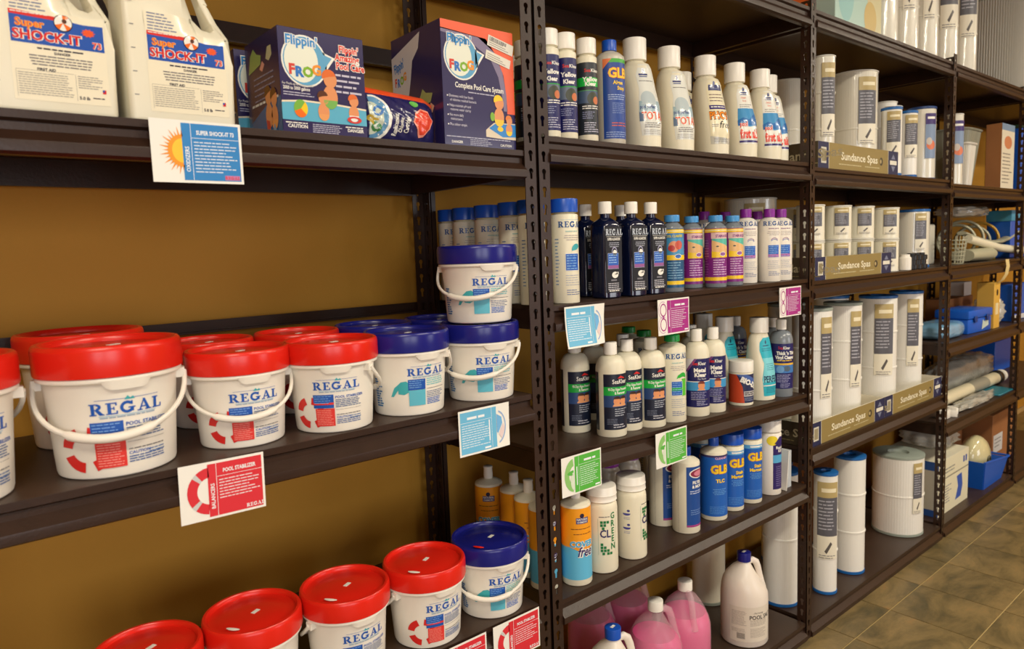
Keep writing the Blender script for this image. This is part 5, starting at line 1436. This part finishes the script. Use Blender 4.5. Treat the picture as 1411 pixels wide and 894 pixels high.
def tray_front(L, H, side=False):
    C = Canvas(); gold = srgb(146, 126, 72); navy = srgb(30, 34, 74); w = L / 2
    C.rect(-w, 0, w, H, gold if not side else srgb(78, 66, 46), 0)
    if not side:
        C.rect(-w, 0, -w + .072, H, navy, 1); C.rect(w - .088, 0, w, H, navy, 1); C.rect(-w + .072, 0, -w + .075, H, srgb(206, 200, 180), 2); C.rect(w - .091, 0, w - .088, H, srgb(206, 200, 180), 2)
        C.rect(-w + .020, H * .2, -w + .056, H * .8, srgb(206, 202, 186), 2); C.rect(-w + .025, H * .27, -w + .051, H * .73, srgb(150, 140, 110), 3)
        x = w - .044; C.rect(x - .030, H * .42, x + .030, H * .60, srgb(226, 222, 206), 3); C.poly([(x - .018, H * .66), (x, H * .88), (x + .018, H * .66)], srgb(120, 126, 150), 2); C.poly([(x - .018, H * .36), (x, H * .12), (x + .018, H * .36)], srgb(120, 126, 150), 2)
        C.text('Sundance Spas', -.01, H * .40, H * .29, srgb(236, 228, 200), 3, 'C', bold=.02, ws=1.35); C.greek(-.17, .0, H * .24, 1, .01, H * .04, srgb(196, 184, 140), 3, 3, 0); C.greek(.03, .15, H * .24, 1, .01, H * .04, srgb(196, 184, 140), 3, 4, 0)
        C.ell(.165, H * .5, .014, H * .17, srgb(70, 60, 40), 3); C.ell(.160, H * .5, .006, H * .09, srgb(190, 170, 120), 4)
    else:
        C.text('Sundance Spas', .085, H * .36, H * .34, srgb(196, 184, 150), 3, 'C', bold=.02, ws=1.1); C.greek(-.06, .14, H * .2, 1, .01, H * .04, srgb(150, 134, 90), 3, 3, 0)
    return C
def make_tray(L, H, Dp):
    def mk():
        r = empty('display_tray'); t = .004
        for nm, b in (('base', (-L / 2, L / 2, 0, Dp, 0, t)), ('front_wall', (-L / 2, L / 2, 0, t, t, H)), ('back_wall', (-L / 2, L / 2, Dp - t, Dp, t, H)), ('end_wall', (-L / 2, -L / 2 + t, t, Dp - t, t, H)), ('end_wall', (L / 2 - t, L / 2, t, Dp - t, t, H))):
            mb = MB(); mb.box(*b); mb.build(nm, TRAY, r, smooth=False)
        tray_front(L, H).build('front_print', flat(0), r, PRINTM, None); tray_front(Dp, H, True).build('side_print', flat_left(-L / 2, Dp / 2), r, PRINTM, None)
        return r
    return mk
def tray(x0, L, H, z, label, Dp=.34, y=.014):
    put(('tray', L, H, Dp), make_tray(L, H, Dp), (x0 + L / 2, y, z + .0005), 0, label, 'box')
# third bay, upper shelf
tray(2.320, .630, .088, ZA3, 'gold and navy display tray on the upper shelf holding tall filters', .28)
tz = .0046
cart('f1', make_filter(.040, .395, 'white', 'std', WRAP), 1134, 85, .095, ZA3 + tz, 'slim white filter right behind the post in the upper display tray')
cart('f2', make_filter(.085, .398, 'white', 'wide', WRAP, (.45,)), 1177, 104, .160, ZA3 + tz, 'fat shrink-wrapped filter in the upper display tray', off=35)
cart('f3', make_filter(.037, .268, 'blue', 'std', PAPER, ()), 1224, 154, .060, ZA3, 'slim blue-capped filter at the end of the upper display tray', x=2.998, off=15)
cart('f3', make_filter(.037, .268, 'blue', 'std', PAPER, ()), 1249, 158, .060, ZA3, 'slim blue-capped filter standing between the display tray and the wide-labelled filter', x=3.150, off=28)
cart('f3b', make_filter(.045, .330, 'white', 'std', PAPER), 1228, 140, .175, ZA3, 'tall white filter hidden behind the slim blue-capped pair', x=3.215)
cart('f3b', make_filter(.045, .330, 'white', 'std', PAPER), 1253, 142, .205, ZA3, 'tall white filter behind the second slim blue-capped filter', x=3.345)
cart('f4', make_filter(.056, .315, 'navy', 'blue', WRAP, ()), 1283, 152, .105, ZA3, 'white filter with purple and orange label beside the slotted post', x=3.415, off=40)
cart('f0', make_filter(.072, .400, 'white', None, WRAP, (.5,)), 1085, 90, .375, ZA3, 'fat shrink-wrapped filter standing behind the first aid bottles', x=2.760)
# third bay, second shelf
tray(2.305, .600, .078, ZB3, 'gold and navy display tray holding short stacked filters', .24)
gs = 'short filters stacked in the display tray'
for i, x in enumerate((2.410, 2.612, 2.800)):
    for k in range(2):
        cart('fs', make_filter(.046, .126, 'white', 'short', CREAMPL, ()), 0, 0, .085, ZB3 + tz + k * .1268, 'short cream filter in the %s layer of the display tray stack' % ('upper' if k else 'lower'), gs + (', upper layer' if k else ', lower layer'), x=x, off=18)
for i, x in enumerate((2.51, 2.70, 2.82)):
    for k in range(2):
        cart('fs', make_filter(.046, .126, 'white', 'short', CREAMPL, ()), 0, 0, .190, ZB3 + tz + k * .1268, 'short cream filter at the back of the stack, %s layer' % ('upper' if k else 'lower'), 'back row of short filters, %s layer' % ('upper' if k else 'lower'), x=x, off=18)
for k in range(2):
    cart('fs2', make_filter(.050, .126, 'white', 'short', CREAMPL, ()), 0, 0, .072, ZB3 + k * .1268, 'short cream filter outside the tray, %s of two' % ('upper' if k else 'lower'), x=2.985, off=22)
cart('fbig', make_filter(.074, .252, 'blue', 'std', WRAP, ()), 1273, 293, .125, ZB3, 'wide blue-capped filter on the second shelf beside the black fittings', x=3.375, off=32)
cart('fback', make_filter(.095, .300, 'white', 'wide', WRAP, ()), 1052, 265, .350, ZB3, 'fat wrapped filter in shadow behind the purple-capped bottles', x=2.460, off=10)
for i, x in enumerate((3.165, 3.215, 3.265)):
    r = empty('pipe_fitting', (x, .040, ZB3 + .0305), 0); r.rotation_euler = (0, 0, 0)
    mb = MB(); mb.lathe([(.024, -.030), (.026, -.028), (.026, -.012), (.021, -.011), (.021, .008), (.025, .009), (.025, .026), (.023, .028)], 24); b = mb.build('collar', BLACKP, r); 
    mb = MB(); mb.lathe([(.015, .026), (.015, .036), (.013, .037)], 20); mb.build('spigot', BLACKP, r)
    tag(r, 'black pipe fitting on the second shelf beside the wide filter', 'fitting', 'black pipe fittings')
mb = MB(); mb.lathe([(.022, 0), (.024, .002), (.024, .05), (.018, .056), (.018, .064)], 24); o = mb.build('pipe_plug', CAPW); o.location = (3.09, .035, ZB3 + .0005); tag(o, 'small white pipe plug between filters and black fittings', 'fitting')
# third bay, third shelf: tall filters in two trays
tray(2.285, .585, .082, ZC3, 'gold and navy display tray of tall filters next to the post', .40)
tray(2.873, .585, .082, ZC3, 'gold and navy display tray of tall filters beside the open shelf bay', .40)
cart('ft', make_filter(.068, .462, 'grey', 'std', PAPER), 0, 0, .110, ZC3 + tz, 'tall filter with grey cap partly hidden by the slotted post', x=2.475, off=46)
cart('ft', make_filter(.068, .462, 'grey', 'std', PAPER), 1163, 417, .120, ZC3 + tz, 'tall filter with grey cap next to the blue-capped tall filters', x=2.735, off=44)
cart('ft2', make_filter(.072, .466, 'blue', 'wide', PAPER), 1212, 409, .125, ZC3 + tz, 'tall blue-capped filter with wide label in the second tray', x=3.060, off=20)
cart('ft3', make_filter(.066, .466, 'blue', 'std', PAPER), 1253, 403, .125, ZC3 + tz, 'tall blue-capped filter at the end of the second tray', x=3.345, off=26)
cart('ft', None, 0, 0, .280, ZC3 + tz, 'tall grey-capped filter behind the first tray row', x=2.600, off=44)
cart('ft2', None, 0, 0, .290, ZC3 + tz, 'tall blue-capped filter behind the second tray row', x=2.985, off=20)
# bottom shelf
cart('fe1', make_filter(.0415, .466, 'blue', 'wide', PAPER), 0, 0, .075, ZE3, 'slim tall blue-capped filter on the bottom shelf beside the post', x=2.520, off=12)
cart('fe2', make_filter(.0575, .474, 'blue', None, PAPER), 0, 0, .095, ZE3, 'tall plain blue-capped filter on the bottom shelf', x=2.757, off=80)
cart('fe3', make_filter(.103, .360, 'grey', 'std', PAPER, (.5,)), 0, 0, .128, ZE3, 'very wide filter with grey-green cap on the bottom shelf', x=3.305, off=48)
cart('fe4', make_filter(.062, .500, 'blue', None, PAPER, (.5,)), 0, 0, .150, ZE3, 'tall filter behind the salt jug at the foot of the post', x=2.335)
cart('fe5', make_filter(.060, .500, 'grey', None, CREAMPL, (.5,)), 0, 0, .335, ZE2, 'cream filter in the shadow behind the salt jug', x=2.150)
cart('fe6', make_filter(.060, .420, 'blue', None, PAPER, (.5,)), 0, 0, .340, ZE3, 'blue-capped filter at the back of the bottom shelf', x=2.640)
# top shelf: art-print box, wrapped filters, big grey element
r = empty('teal_carton', (2.480, .040, ZT + .0005)); mb = MB(); mb.box(0, .360, 0, .30, 0, .26); mb.build('carton', mat('teal_print_card', srgb(176, 206, 196), .5, var=.25, var_scale=6), r, smooth=False)
C = Canvas(); C.rect(0, 0, .36, .26, srgb(180, 212, 200), 0); C.poly([(.20, 0), (.36, 0), (.36, .26), (.30, .26), (.24, .14), (.26, .06)], srgb(214, 206, 160), 1); C.ell(.27, .06, .05, .06, srgb(206, 180, 110), 2); C.ell(.08, .12, .06, .1, srgb(150, 200, 196), 1); C.ell(.16, .2, .05, .05, srgb(206, 226, 216), 2)
C.build('front_print', flat(0), r, PRINT, None); tag(r, 'pale teal printed carton on the top shelf', 'box')
mb = MB(); mb.box(0, .02, 0, .18, 0, .12); o = mb.build('orange_carton', mat('orange_card', srgb(226, 110, 50), .5), smooth=False); o.location = (2.29, .03, ZT + .0005); tag(o, 'narrow orange carton on the top shelf behind the post', 'box')
gt = 'shrink-wrapped filters on the top shelf'
for i, x in enumerate((2.935, 3.130, 3.335, 3.560, 3.795)):
    cart('ftop%d' % (i > 2), make_filter(.058, .52, 'white', 'std' if i < 3 else 'wide', WRAP, (.33,)), 0, 0, .080, ZT, 'tall shrink-wrapped filter on the top shelf with a grey label' if i > 2 else 'tall shrink-wrapped filter in the row on the top shelf', gt + (' with grey labels' if i > 2 else ''), x=x, off=25)
def make_pleated():
    o = empty('pleated_element'); n = 110; h = .50; R = .205; mb = MB(); vs = []; fs = []
    for z in (.02, h - .02):
        for i in range(2 * n):
            a = 2 * pi * i / (2 * n); q = R if i % 2 else R - .008; vs.append((q * cos(a), q * sin(a), z))
    m = 2 * n
    fs = [(i, (i + 1) % m, (i + 1) % m + m, i + m) for i in range(m)]
    mb.add(vs, fs); mb.build('pleats', mat('grey_pleat_fabric', srgb(196, 194, 186), .5), o, smooth=False)
    for z0, z1, nm in ((0, .02, 'bottom_cap'), (h - .02, h, 'top_cap')):
        mb = MB(); mb.lathe([(R + .001, z0), (R + .003, z0 + .002), (R + .003, z1 - .002), (R, z1)], 64); mb.build(nm, FCAP['grey'], o)
    return o
put('pleat', make_pleated, (4.60, .215, ZT + .0005), 0, 'very large grey pleated filter element on the top shelf', 'filter')

# ================================================================== far bays: spare parts
CARDB = mat('brown_cardboard', srgb(158, 104, 60), .75, var=.12, var_scale=10); BLUEBOX = mat('blue_bin_plastic', srgb(24, 92, 196), .35)
GREYP = mat('grey_plastic', srgb(140, 140, 124), .45); OLIVE = mat('pale_grey_green_plastic', srgb(176, 174, 148), .4); TEALB = mat('light_blue_lid', srgb(70, 150, 186), .4)
YELC = mat('yellow_cardboard', srgb(214, 168, 70), .6); BUBB = mat('bubble_wrap', srgb(190, 190, 180), .15, coat=.8, bump=1.0, bump_scale=70, alpha=.75)
CLEARBAG = mat('clear_plastic_bag', srgb(214, 212, 200), .12, coat=.8, bump=.6, bump_scale=30, alpha=.62); BLUEPAD = mat('wrapped_blue_pad', srgb(120, 170, 206), .25, coat=.7, bump=.5, bump_scale=45)
def lump(name, hx, hy, hz, m, loc, label, cat, seed=1, amp=.18, rz=0, p=2.6, freq=9):
    bm = bmesh.new(); bmesh.ops.create_icosphere(bm, subdivisions=4, radius=1); rn = random.Random(seed); ph = [rn.uniform(0, 6) for _ in range(6)]
    for v in bm.verts:
        c = v.co; q = (abs(c.x) ** p + abs(c.y) ** p + abs(c.z) ** p) ** (-1 / p)
        k = 1 + amp * (sin(freq * c.x + ph[0]) * sin(freq * .8 * c.y + ph[1]) + .6 * sin(freq * 1.7 * c.z + ph[2] + c.x * 4) * sin(freq * 1.3 * c.x + ph[3])) * .6
        v.co = Vector((c.x * q * hx * k, c.y * q * hy * k, c.z * q * hz * (k if c.z > 0 else 1)))
        if v.co.z < -hz * .96: v.co.z = -hz * .96
    me = bpy.data.meshes.new(name); bm.to_mesh(me); bm.free(); me.materials.append(m); me.polygons.foreach_set('use_smooth', [True] * len(me.polygons))
    o = bpy.data.objects.new(name, me); COL.objects.link(o); o.location = (loc[0], loc[1], loc[2] + hz * .96); o.rotation_euler = (0, 0, rz)
    return tag(o, label, cat)
def carton(name, x0, x1, y0, y1, z, h, m, label, cat='box', rz=0, canvas=None, left=None, lid=None):
    r = empty(name, ((x0 + x1) / 2, (y0 + y1) / 2, z + .0005), rz); w, d = (x1 - x0) / 2, (y1 - y0) / 2
    bevel_box('body', -w, w, -d, d, 0, h, m, r, .002, 1)
    if lid:
        bevel_box('lid', -w - .004, w + .004, -d - .004, d + .004, h + .0002, h + lid[1], lid[0], r, .003, 2)
    if canvas: canvas(w, h).build('front_print', flat(-d), r, PRINT, None)
    if left: left(d, h).build('side_print', flat_left(-w, 0), r, PRINT, None)
    return tag(r, label, cat)
# fourth bay, upper shelf
cart('f5', make_filter(.034, .315, 'white', 'blue', WRAP, ()), 0, 0, .052, ZA4, 'slim white filter with purple label just past the post', x=3.650, off=30)
def make_tub(w0, w1, h, m, ribs):
    def mk():
        r = empty('pleated_tub'); n = ribs * 2; mb = MB(); vs = []; fs = []
        for z, s in ((0, w0), (h, w1), (h, w1 - .004), (.004, w0 - .004)):
            for i in range(n):
                a = 2 * pi * i / n; q = s - (.003 if i % 2 and s in (w0, w1) else 0); c, t = cos(a), sin(a)
                vs.append((q * math.copysign(abs(c) ** .45, c), q * .8 * math.copysign(abs(t) ** .45, t), z))
        for k in range(3):
            for i in range(n): fs.append((k * n + i, k * n + (i + 1) % n, (k + 1) * n + (i + 1) % n, (k + 1) * n + i))
        fs += [tuple(range(n - 1, -1, -1)), tuple(3 * n + i for i in range(n))]
        mb.add(vs, fs); mb.build('wall', m, r, smooth=False)
        mb = MB(); mb.loft([(h - .006, w1 + .002, w1 * .8 + .002, 0, 0, 4.4), (h, w1 + .006, w1 * .8 + .006, 0, 0, 4.4), (h + .004, w1 + .004, w1 * .8 + .004, 0, 0, 4.4), (h + .004, w1 - .006, w1 * .8 - .006, 0, 0, 4.4), (h - .006, w1 - .006, w1 * .8 - .006, 0, 0, 4.4)], 48, cap0=False, cap1=False); mb.build('rim', m, r)
        return r
    return mk
put('tubw', make_tub(.050, .066, .195, mat('white_tub_plastic', srgb(214, 210, 200), .4), 30), (3.815, .080, ZA4 + .0005), 0, 'white ribbed tapered tub on the far upper shelf', 'tub')
put('tubg', make_tub(.095, .135, .29, GREYP, 40), (4.070, .205, ZA4 + .0005), 0, 'grey ribbed bin standing behind the white tub', 'tub')
def cf(w, h):
    C = Canvas(); C.rect(-w, 0, w, h, srgb(226, 218, 196), 0); C.rect(-w, h * .9, w, h, srgb(120, 150, 180), 1); C.ell(0, h * .72, w * .6, h * .1, srgb(206, 130, 90), 1); C.greek(-w * .8, w * .8, h * .55, 9, h * .055, h * .018, srgb(130, 124, 116), 1, 5, .4); return C
carton('parts_carton', 4.225, 4.425, .030, .100, ZA4, .325, CARDB, 'brown carton with a white printed front on the far upper shelf', canvas=cf)
carton('small_carton', 4.435, 4.490, .050, .11, ZA4, .140, mat('white_card', srgb(222, 214, 206), .5), 'small white carton with a blue print beside the brown carton', canvas=lambda w, h: Canvas().rect(-w, 0, w, h, srgb(220, 210, 204), 0).ell(0, h * .55, w * .8, h * .2, srgb(40, 100, 200), 1).rect(-w, 0, w, h * .12, srgb(210, 110, 90), 1))
carton('blue_tote', 4.66, 5.10, .06, .20, ZA4, .34, BLUEBOX, 'blue plastic tote at the far end of the upper shelf', 'tote', lid=(mat('dark_green_lid', srgb(40, 60, 40), .4), .02))
# fourth bay, second shelf
r = empty('skimmer_basket', (3.735, .075, ZB4 + .0005)); n = 16
mb = MB(); mb.loft([(0, .040, .040, 0, 0, 3), (.004, .042, .042, 0, 0, 3)], 32); mb.build('base', OLIVE, r)
for k in range(6):
    mb = MB(); z = .02 + k * .018; s = .042 + .0022 * k; mb.tube([(s * math.copysign(abs(cos(a)) ** .67, cos(a)), s * math.copysign(abs(sin(a)) ** .67, sin(a)), z) for a in [2 * pi * i / 32 for i in range(32)]], .0022, 6, closed=True); mb.build('hoop', OLIVE, r)
for i in range(n):
    a = 2 * pi * i / n; mb = MB(); s0, s1 = .041, .055; f = lambda s, z: (s * math.copysign(abs(cos(a)) ** .67, cos(a)), s * math.copysign(abs(sin(a)) ** .67, sin(a)), z); mb.tube([f(s0, .003), f(s1, .13)], .0018, 6); mb.build('rib', OLIVE, r)
tag(r, 'pale grey skimmer basket on the second shelf just past the post', 'basket')
mb = MB(); mb.box(-.036, .036, -.012, .012, 0, .185); o = bevel_box('filter_door', -.034, .034, -.010, .010, 0, .190, mat('silver_grey_panel', srgb(196, 194, 180), .35), None, .009, 3); o.location = (3.70, .16, ZB4 + .0005); tag(o, 'upright pale grey panel behind the skimmer basket', 'panel')
mb = MB(); P0, P1 = on_y(1334, 334, .07), on_y(1413, 350, .05); P0.z = ZB4 + .115; mb.tube([P0, P0.lerp(P1, .5) + Vector((0, 0, -.004)), Vector((P1.x, P1.y, ZB4 + .035))], [.019, .020, .021], 20); o = mb.build('white_pipe', mat('white_pvc', srgb(232, 226, 200), .35)); tag(o, 'long white pipe lying across the second shelf spare parts', 'pipe')
mb = MB(); S = []
S = [on_y(u, v, .105) for u, v in ((1325, 321), (1335, 325), (1345, 329), (1355, 332), (1365, 334), (1375, 333), (1385, 329), (1395, 322), (1405, 313), (1413, 305))]
n_ = len(S)
mb.tube(S, [.026 - .010 * abs(i / n_ - .5) for i in range(n_)], 16, flat=.45); o = mb.build('curved_trim', OLIVE); tag(o, 'curved pale grey plastic trim piece sweeping up behind the white pipe', 'trim piece')
mb = MB(); st = len(mb.v)
V = [(4.0 + .30 * i / 10, .050 + .0, 0) for i in range(2)]
mb.loft([(0, .028, .05, 0, 0, 2.4), (.30, .034, .058, 0, 0, 2.4), (.34, .028, .05, 0, 0, 2.2), (.355, .012, .03, 0, 0, 2)], 32); mb.xform(Matrix.Translation((3.90, .085, ZB4 + .0345)) @ Matrix.Rotation(radians(90), 4, 'Y')); o = mb.build('weir_cover', OLIVE); tag(o, 'rounded pale grey cover lying under the white pipe', 'cover')
for i, (x, y, rr) in enumerate(((4.17, .205, .085), (4.29, .215, .095), (4.41, .205, .080), (4.55, .215, .09))):
    mb = MB(); mb.tube([(0, rr * cos(a), rr * sin(a)) for a in [2 * pi * k / 32 for k in range(32)]], .016, 10, closed=True, flat=.5); o = mb.build('spare_ring', OLIVE if i != 3 else YELC); o.location = (x, y, ZB4 + rr + .017); o.rotation_euler = (0, 0, .35)
    tag(o, 'yellowish ring standing upright nearest the blue box' if i == 3 else 'pale grey ring standing upright at the back of the second shelf', 'ring', None if i == 3 else 'upright grey rings')
lump('bagged_parts', .22, .09, .030, CLEARBAG, (4.30, .215, ZB4 + .225), 'clear bag of parts lying on top of the upright rings', 'bag', 3)
carton('blue_box', 4.62, 4.92, .085, .20, ZB4, .20, BLUEBOX, 'blue plastic box with light blue lid on the second shelf', 'box', lid=(TEALB, .06))
carton('yellow_block', 4.40, 4.47, .11, .16, ZB4, .05, mat('yellow_plastic', srgb(220, 190, 40), .4), 'small yellow block on the second shelf below the white pipe')
# fourth bay, third shelf
lump('wrapped_pad', .150, .080, .040, BLUEPAD, (3.70, .110, ZC4), 'light blue pad in shrink wrap lying on the third shelf', 'pad', 5, .05, p=3.5)
r = empty('tool_case', (4.00, .105, ZC4 + .0005), D(-4)); bevel_box('body', -.135, .135, -.075, .075, 0, .072, BLUEBOX, r, .008, 2); bevel_box('lid', -.139, .139, -.079, .079, .0725, .115, BLUEBOX, r, .008, 2)
for s in (-1, 1): bevel_box('latch', s * .07 - .014, s * .07 + .014, -.086, -.0795, .055, .085, mat('dark_blue_latch', srgb(16, 58, 130), .4), r, .002, 1)
C = Canvas(); C.poly([(.02, .012), (.10, .03), (.09, .066), (.05, .05), (.03, .062)], srgb(196, 210, 200), 0); C.build('sticker', flat(-.0755), r, PRINT, None); tag(r, 'blue plastic case with two latches on the third shelf', 'case')
carton('long_carton', 4.05, 4.45, .205, .30, ZC4, .150, CARDB, 'long brown carton behind the blue case')
carton('white_carton', 4.33, 4.44, .21, .29, ZC4 + .151, .075, mat('white_card', srgb(222, 214, 206), .5), 'white carton sitting on the long brown carton')
carton('yellow_carton', 4.165, 4.255, .022, .10, ZC4, .235, YELC, 'narrow yellow carton standing upright on the third shelf', canvas=lambda w, h: Canvas().rect(-w * .5, h * .3, w * .5, h * .55, srgb(232, 216, 170), 0).ell(0, h * .78, w * .3, h * .07, K_BLACK, 0))
mb = MB(); P = [(4.225, -.012, ZB4 + .004), (4.228, -.016, ZB4 - .03), (4.222, -.012, ZB4 - .07), (4.205, .0, ZB4 - .10), (4.19, .012, ZB4 - .112)]
vs = []; fs = []
for (x, y, z) in P: vs += [(x - .026, y, z), (x + .026, y, z), (x + .026, y + .0012, z), (x - .026, y + .0012, z)]
for i in range(len(P) - 1):
    for k in range(4): fs.append((i * 4 + k, i * 4 + (k + 1) % 4, i * 4 + 4 + (k + 1) % 4, i * 4 + 4 + k))
fs += [(0, 1, 2, 3), tuple(len(P) * 4 - 4 + k for k in (3, 2, 1, 0))]
mb.add(vs, fs); o = mb.build('hanging_strap', mat('cream_strap', srgb(222, 200, 140), .5)); tag(o, 'cream strap hanging over the front of the second shelf', 'strap')
lump('plastic_bag', .070, .060, .075, CLEARBAG, (4.36, .10, ZC4), 'crumpled clear bag beside the narrow yellow carton', 'bag', 8, .3)
carton('tall_blue_box', 4.56, 4.86, .05, .17, ZC4, .20, BLUEBOX, 'tall blue box with a white strip at its foot on the third shelf', canvas=lambda w, h: Canvas().rect(-w, .004, w, .03, srgb(214, 214, 214), 0))
lump('coiled_parts', .085, .075, .07, mat('dark_brown_parts', srgb(110, 90, 66), .5), (3.585, .36, ZC4), 'heap of dark spare parts at the back of the third shelf', 'parts', 11, .35)
# fourth bay, fourth shelf
lump('bubble_wrap_roll', .42, .08, .085, BUBB, (4.48, .265, ZD4), 'long bundle of bubble wrap at the back of the fourth shelf', 'bubble wrap', 13, .12, p=3, freq=14)
r = empty('pump_tube', (4.26, .130, ZD4 + .040)); r.rotation_euler = (0, D(90), 0)
mb = MB(); mb.lathe([(.030, -.45), (.032, -.448), (.032, .36)], 24); mb.build('barrel', mat('cream_pvc', srgb(222, 212, 180), .35), r)
mb = MB(); mb.lathe([(.0325, -.08), (.0325, .16)], 24); mb.build('sleeve', mat('grey_sleeve', srgb(150, 146, 130), .4), r)
mb = MB(); mb.lathe([(.036, .335), (.0385, .338), (.0385, .382), (.036, .385)], 24); mb.build('black_ring', BLACKP, r)
mb = MB(); mb.lathe([(.026, .385), (.026, .42), (.034, .422), (.034, .45), (.03, .453)], 24); mb.build('end_cap', CAPW, r); tag(r, 'cream pump tube with a black ring lying in front of the bubble wrap', 'tube')
lump('bagged_sheet', .25, .036, .020, CLEARBAG, (4.02, .050, ZD4), 'crumpled clear bag with a pale sheet at the shelf front', 'bag', 17, .3)
for i, (x, y, hx) in enumerate(((3.60, .05, .035), (3.68, .04, .03), (3.73, .06, .028))):
    o = bevel_box('white_bracket', -hx, hx, -.02, .02, 0, .032 + .01 * (i == 0), CAPW, None, .004, 2); o.location = (x, y, ZD4 + .0005); o.rotation_euler = (0, 0, .4 * i); tag(o, 'small white plastic bracket at the front of the fourth shelf', 'bracket', 'white brackets')
o = bevel_box('teal_sheet', -.12, .12, -.05, .05, 0, .008, mat('teal_plastic', srgb(30, 120, 140), .4), None, .002, 1); o.location = (4.40, .065, ZD4 + .0005); tag(o, 'flat teal sheet under the end of the pump tube', 'sheet')
carton('blue_lid_box', 4.98, 5.32, .24, .42, ZD4, .19, BLUEBOX, 'low blue box on the fourth shelf past the last post')
# fourth bay, bottom shelf
def fb(w, h):
    C = Canvas(); C.rect(-w, 0, w, h, srgb(232, 226, 196), 0); C.rect(-w, h * .64, w, h * .665, srgb(150, 146, 130), 1); C.poly([(w * .12, h * .12), (w * .5, h * .14), (w * .62, h * .34), (w * .54, h * .58), (w * .2, h * .56), (w * .3, h * .36)], srgb(50, 90, 180), 1)
    C.rect(w * .62, h * .76, w * .72, h * .88, srgb(60, 90, 170), 1); C.rect(w * .78, h * .76, w * .88, h * .88, srgb(60, 90, 170), 1); C.greek(-w * .85, -w * .1, h * .5, 7, h * .05, h * .02, srgb(150, 150, 150), 1, 4, .4); C.greek(-w * .6, w * .2, h * .82, 2, h * .06, h * .025, srgb(150, 150, 140), 1, 5, .3); return C
def lb(d, h):
    C = Canvas(); C.rect(-d, 0, d, h, srgb(226, 222, 206), 0); C.rect(-d, h * .84, d, h, srgb(50, 96, 180), 1); C.rect(-d, 0, d, h * .12, srgb(50, 96, 180), 1); C.greek(-d * .8, d * .6, h * .7, 7, h * .07, h * .02, srgb(150, 150, 160), 1, 6, .4); return C
carton('white_parts_box', 3.565, 3.955, .050, .330, ZE4, .265, mat('white_card2', srgb(230, 224, 200), .5), 'white box with a blue part pictured on its front, on the bottom shelf', canvas=fb, left=lb)
r = empty('open_bin', (4.27, .12, ZE4 + .0005)); t = .004
w0, w1, d0, d1, h = .14, .19, .085, .10, .15
def quad(pts, nm):
    mb = MB(); vs = [Vector(p) for p in pts]; nrm = (vs[1] - vs[0]).cross(vs[2] - vs[0]).normalized() * t
    mb.add([tuple(v) for v in vs] + [tuple(v + nrm) for v in vs], [(0, 1, 2, 3), (7, 6, 5, 4), (0, 4, 5, 1), (1, 5, 6, 2), (2, 6, 7, 3), (3, 7, 4, 0)]); mb.build(nm, BLUEBOX, r, smooth=False)
quad([(-w0, -d0, 0), (-w0, d0, 0), (w0, d0, 0), (w0, -d0, 0)], 'base')
quad([(-w0, -d0, 0), (w0, -d0, 0), (w1, -d1, h * .72), (-w1 * .9, -d1, h)], 'side_wall'); quad([(-w0, d0, 0), (-w1 * .9, d1, h), (w1, d1, h * .72), (w0, d0, 0)], 'side_wall')
quad([(-w0, -d0, 0), (-w1 * .9, -d1, h), (-w1 * .9, d1, h), (-w0, d0, 0)], 'end_wall'); quad([(w0, -d0, 0), (w0, d0, 0), (w1, d1, h * .72), (w1, -d1, h * .72)], 'end_wall')
for pts in ([(-w1 * .9, -d1, h), (w1, -d1, h * .72), (w1 + .03, -d1, h * .72)], [(-w1 * .9, d1, h), (w1, d1, h * .72), (w1 + .03, d1, h * .72)]):
    mb = MB(); mb.tube(pts, .006, 8); mb.build('rim', BLUEBOX, r)
mb = MB(); mb.tube([(w1 + .03, -d1, h * .72), (w1 + .03, d1, h * .72)], .006, 8); mb.build('rim', BLUEBOX, r)
tag(r, 'open blue stacking bin on the bottom shelf', 'bin')
r = empty('float_dome', (4.28, .12, ZE4 + .008 + .119)); mb = MB(); mb.loft([(.118 * sin(radians(a)), max(.001, .118 * cos(radians(a))), max(.001, .070 * cos(radians(a)))) for a in range(-90, 91, 10)], 36)
mb.build('shell', mat('yellowed_clear_plastic', srgb(216, 206, 160), .15, coat=.8), r); mb = MB(); mb.lathe([(.022, -.004), (.024, 0), (.020, .006), (.012, .006), (.010, -.004)], 20); mb.xform(Matrix.Translation((-.01, -.069, .0)) @ Matrix.Rotation(radians(90), 4, 'X')); mb.build('port', mat('dark_port', srgb(70, 70, 50), .4), r)
tag(r, 'yellowed clear plastic float dome sitting in the blue bin', 'ball')
lump('clear_bag', .13, .11, .05, CLEARBAG, (3.86, .20, ZE4 + .267), 'clear bag lying on the white parts box', 'bag', 21, .25)
carton('cardboard_carton', 4.20, 4.49, .25, .44, ZE4, .36, CARDB, 'big brown carton behind the blue bin')
carton('cardboard_carton', 4.56, 4.95, .12, .44, ZE4, .30, CARDB, 'brown carton with a white shipping label past the last post', canvas=lambda w, h: Canvas().rect(-w * .9, h * .25, -w * .1, h * .6, srgb(220, 220, 220), 0).greek(-w * .8, -w * .2, h * .52, 3, h * .07, h * .02, K_GREY, 1, 3, .3))
carton('cardboard_carton', 2.90, 3.19, .26, .44, ZE3, .33, CARDB, 'brown carton at the back of the bottom shelf behind the very wide filter')
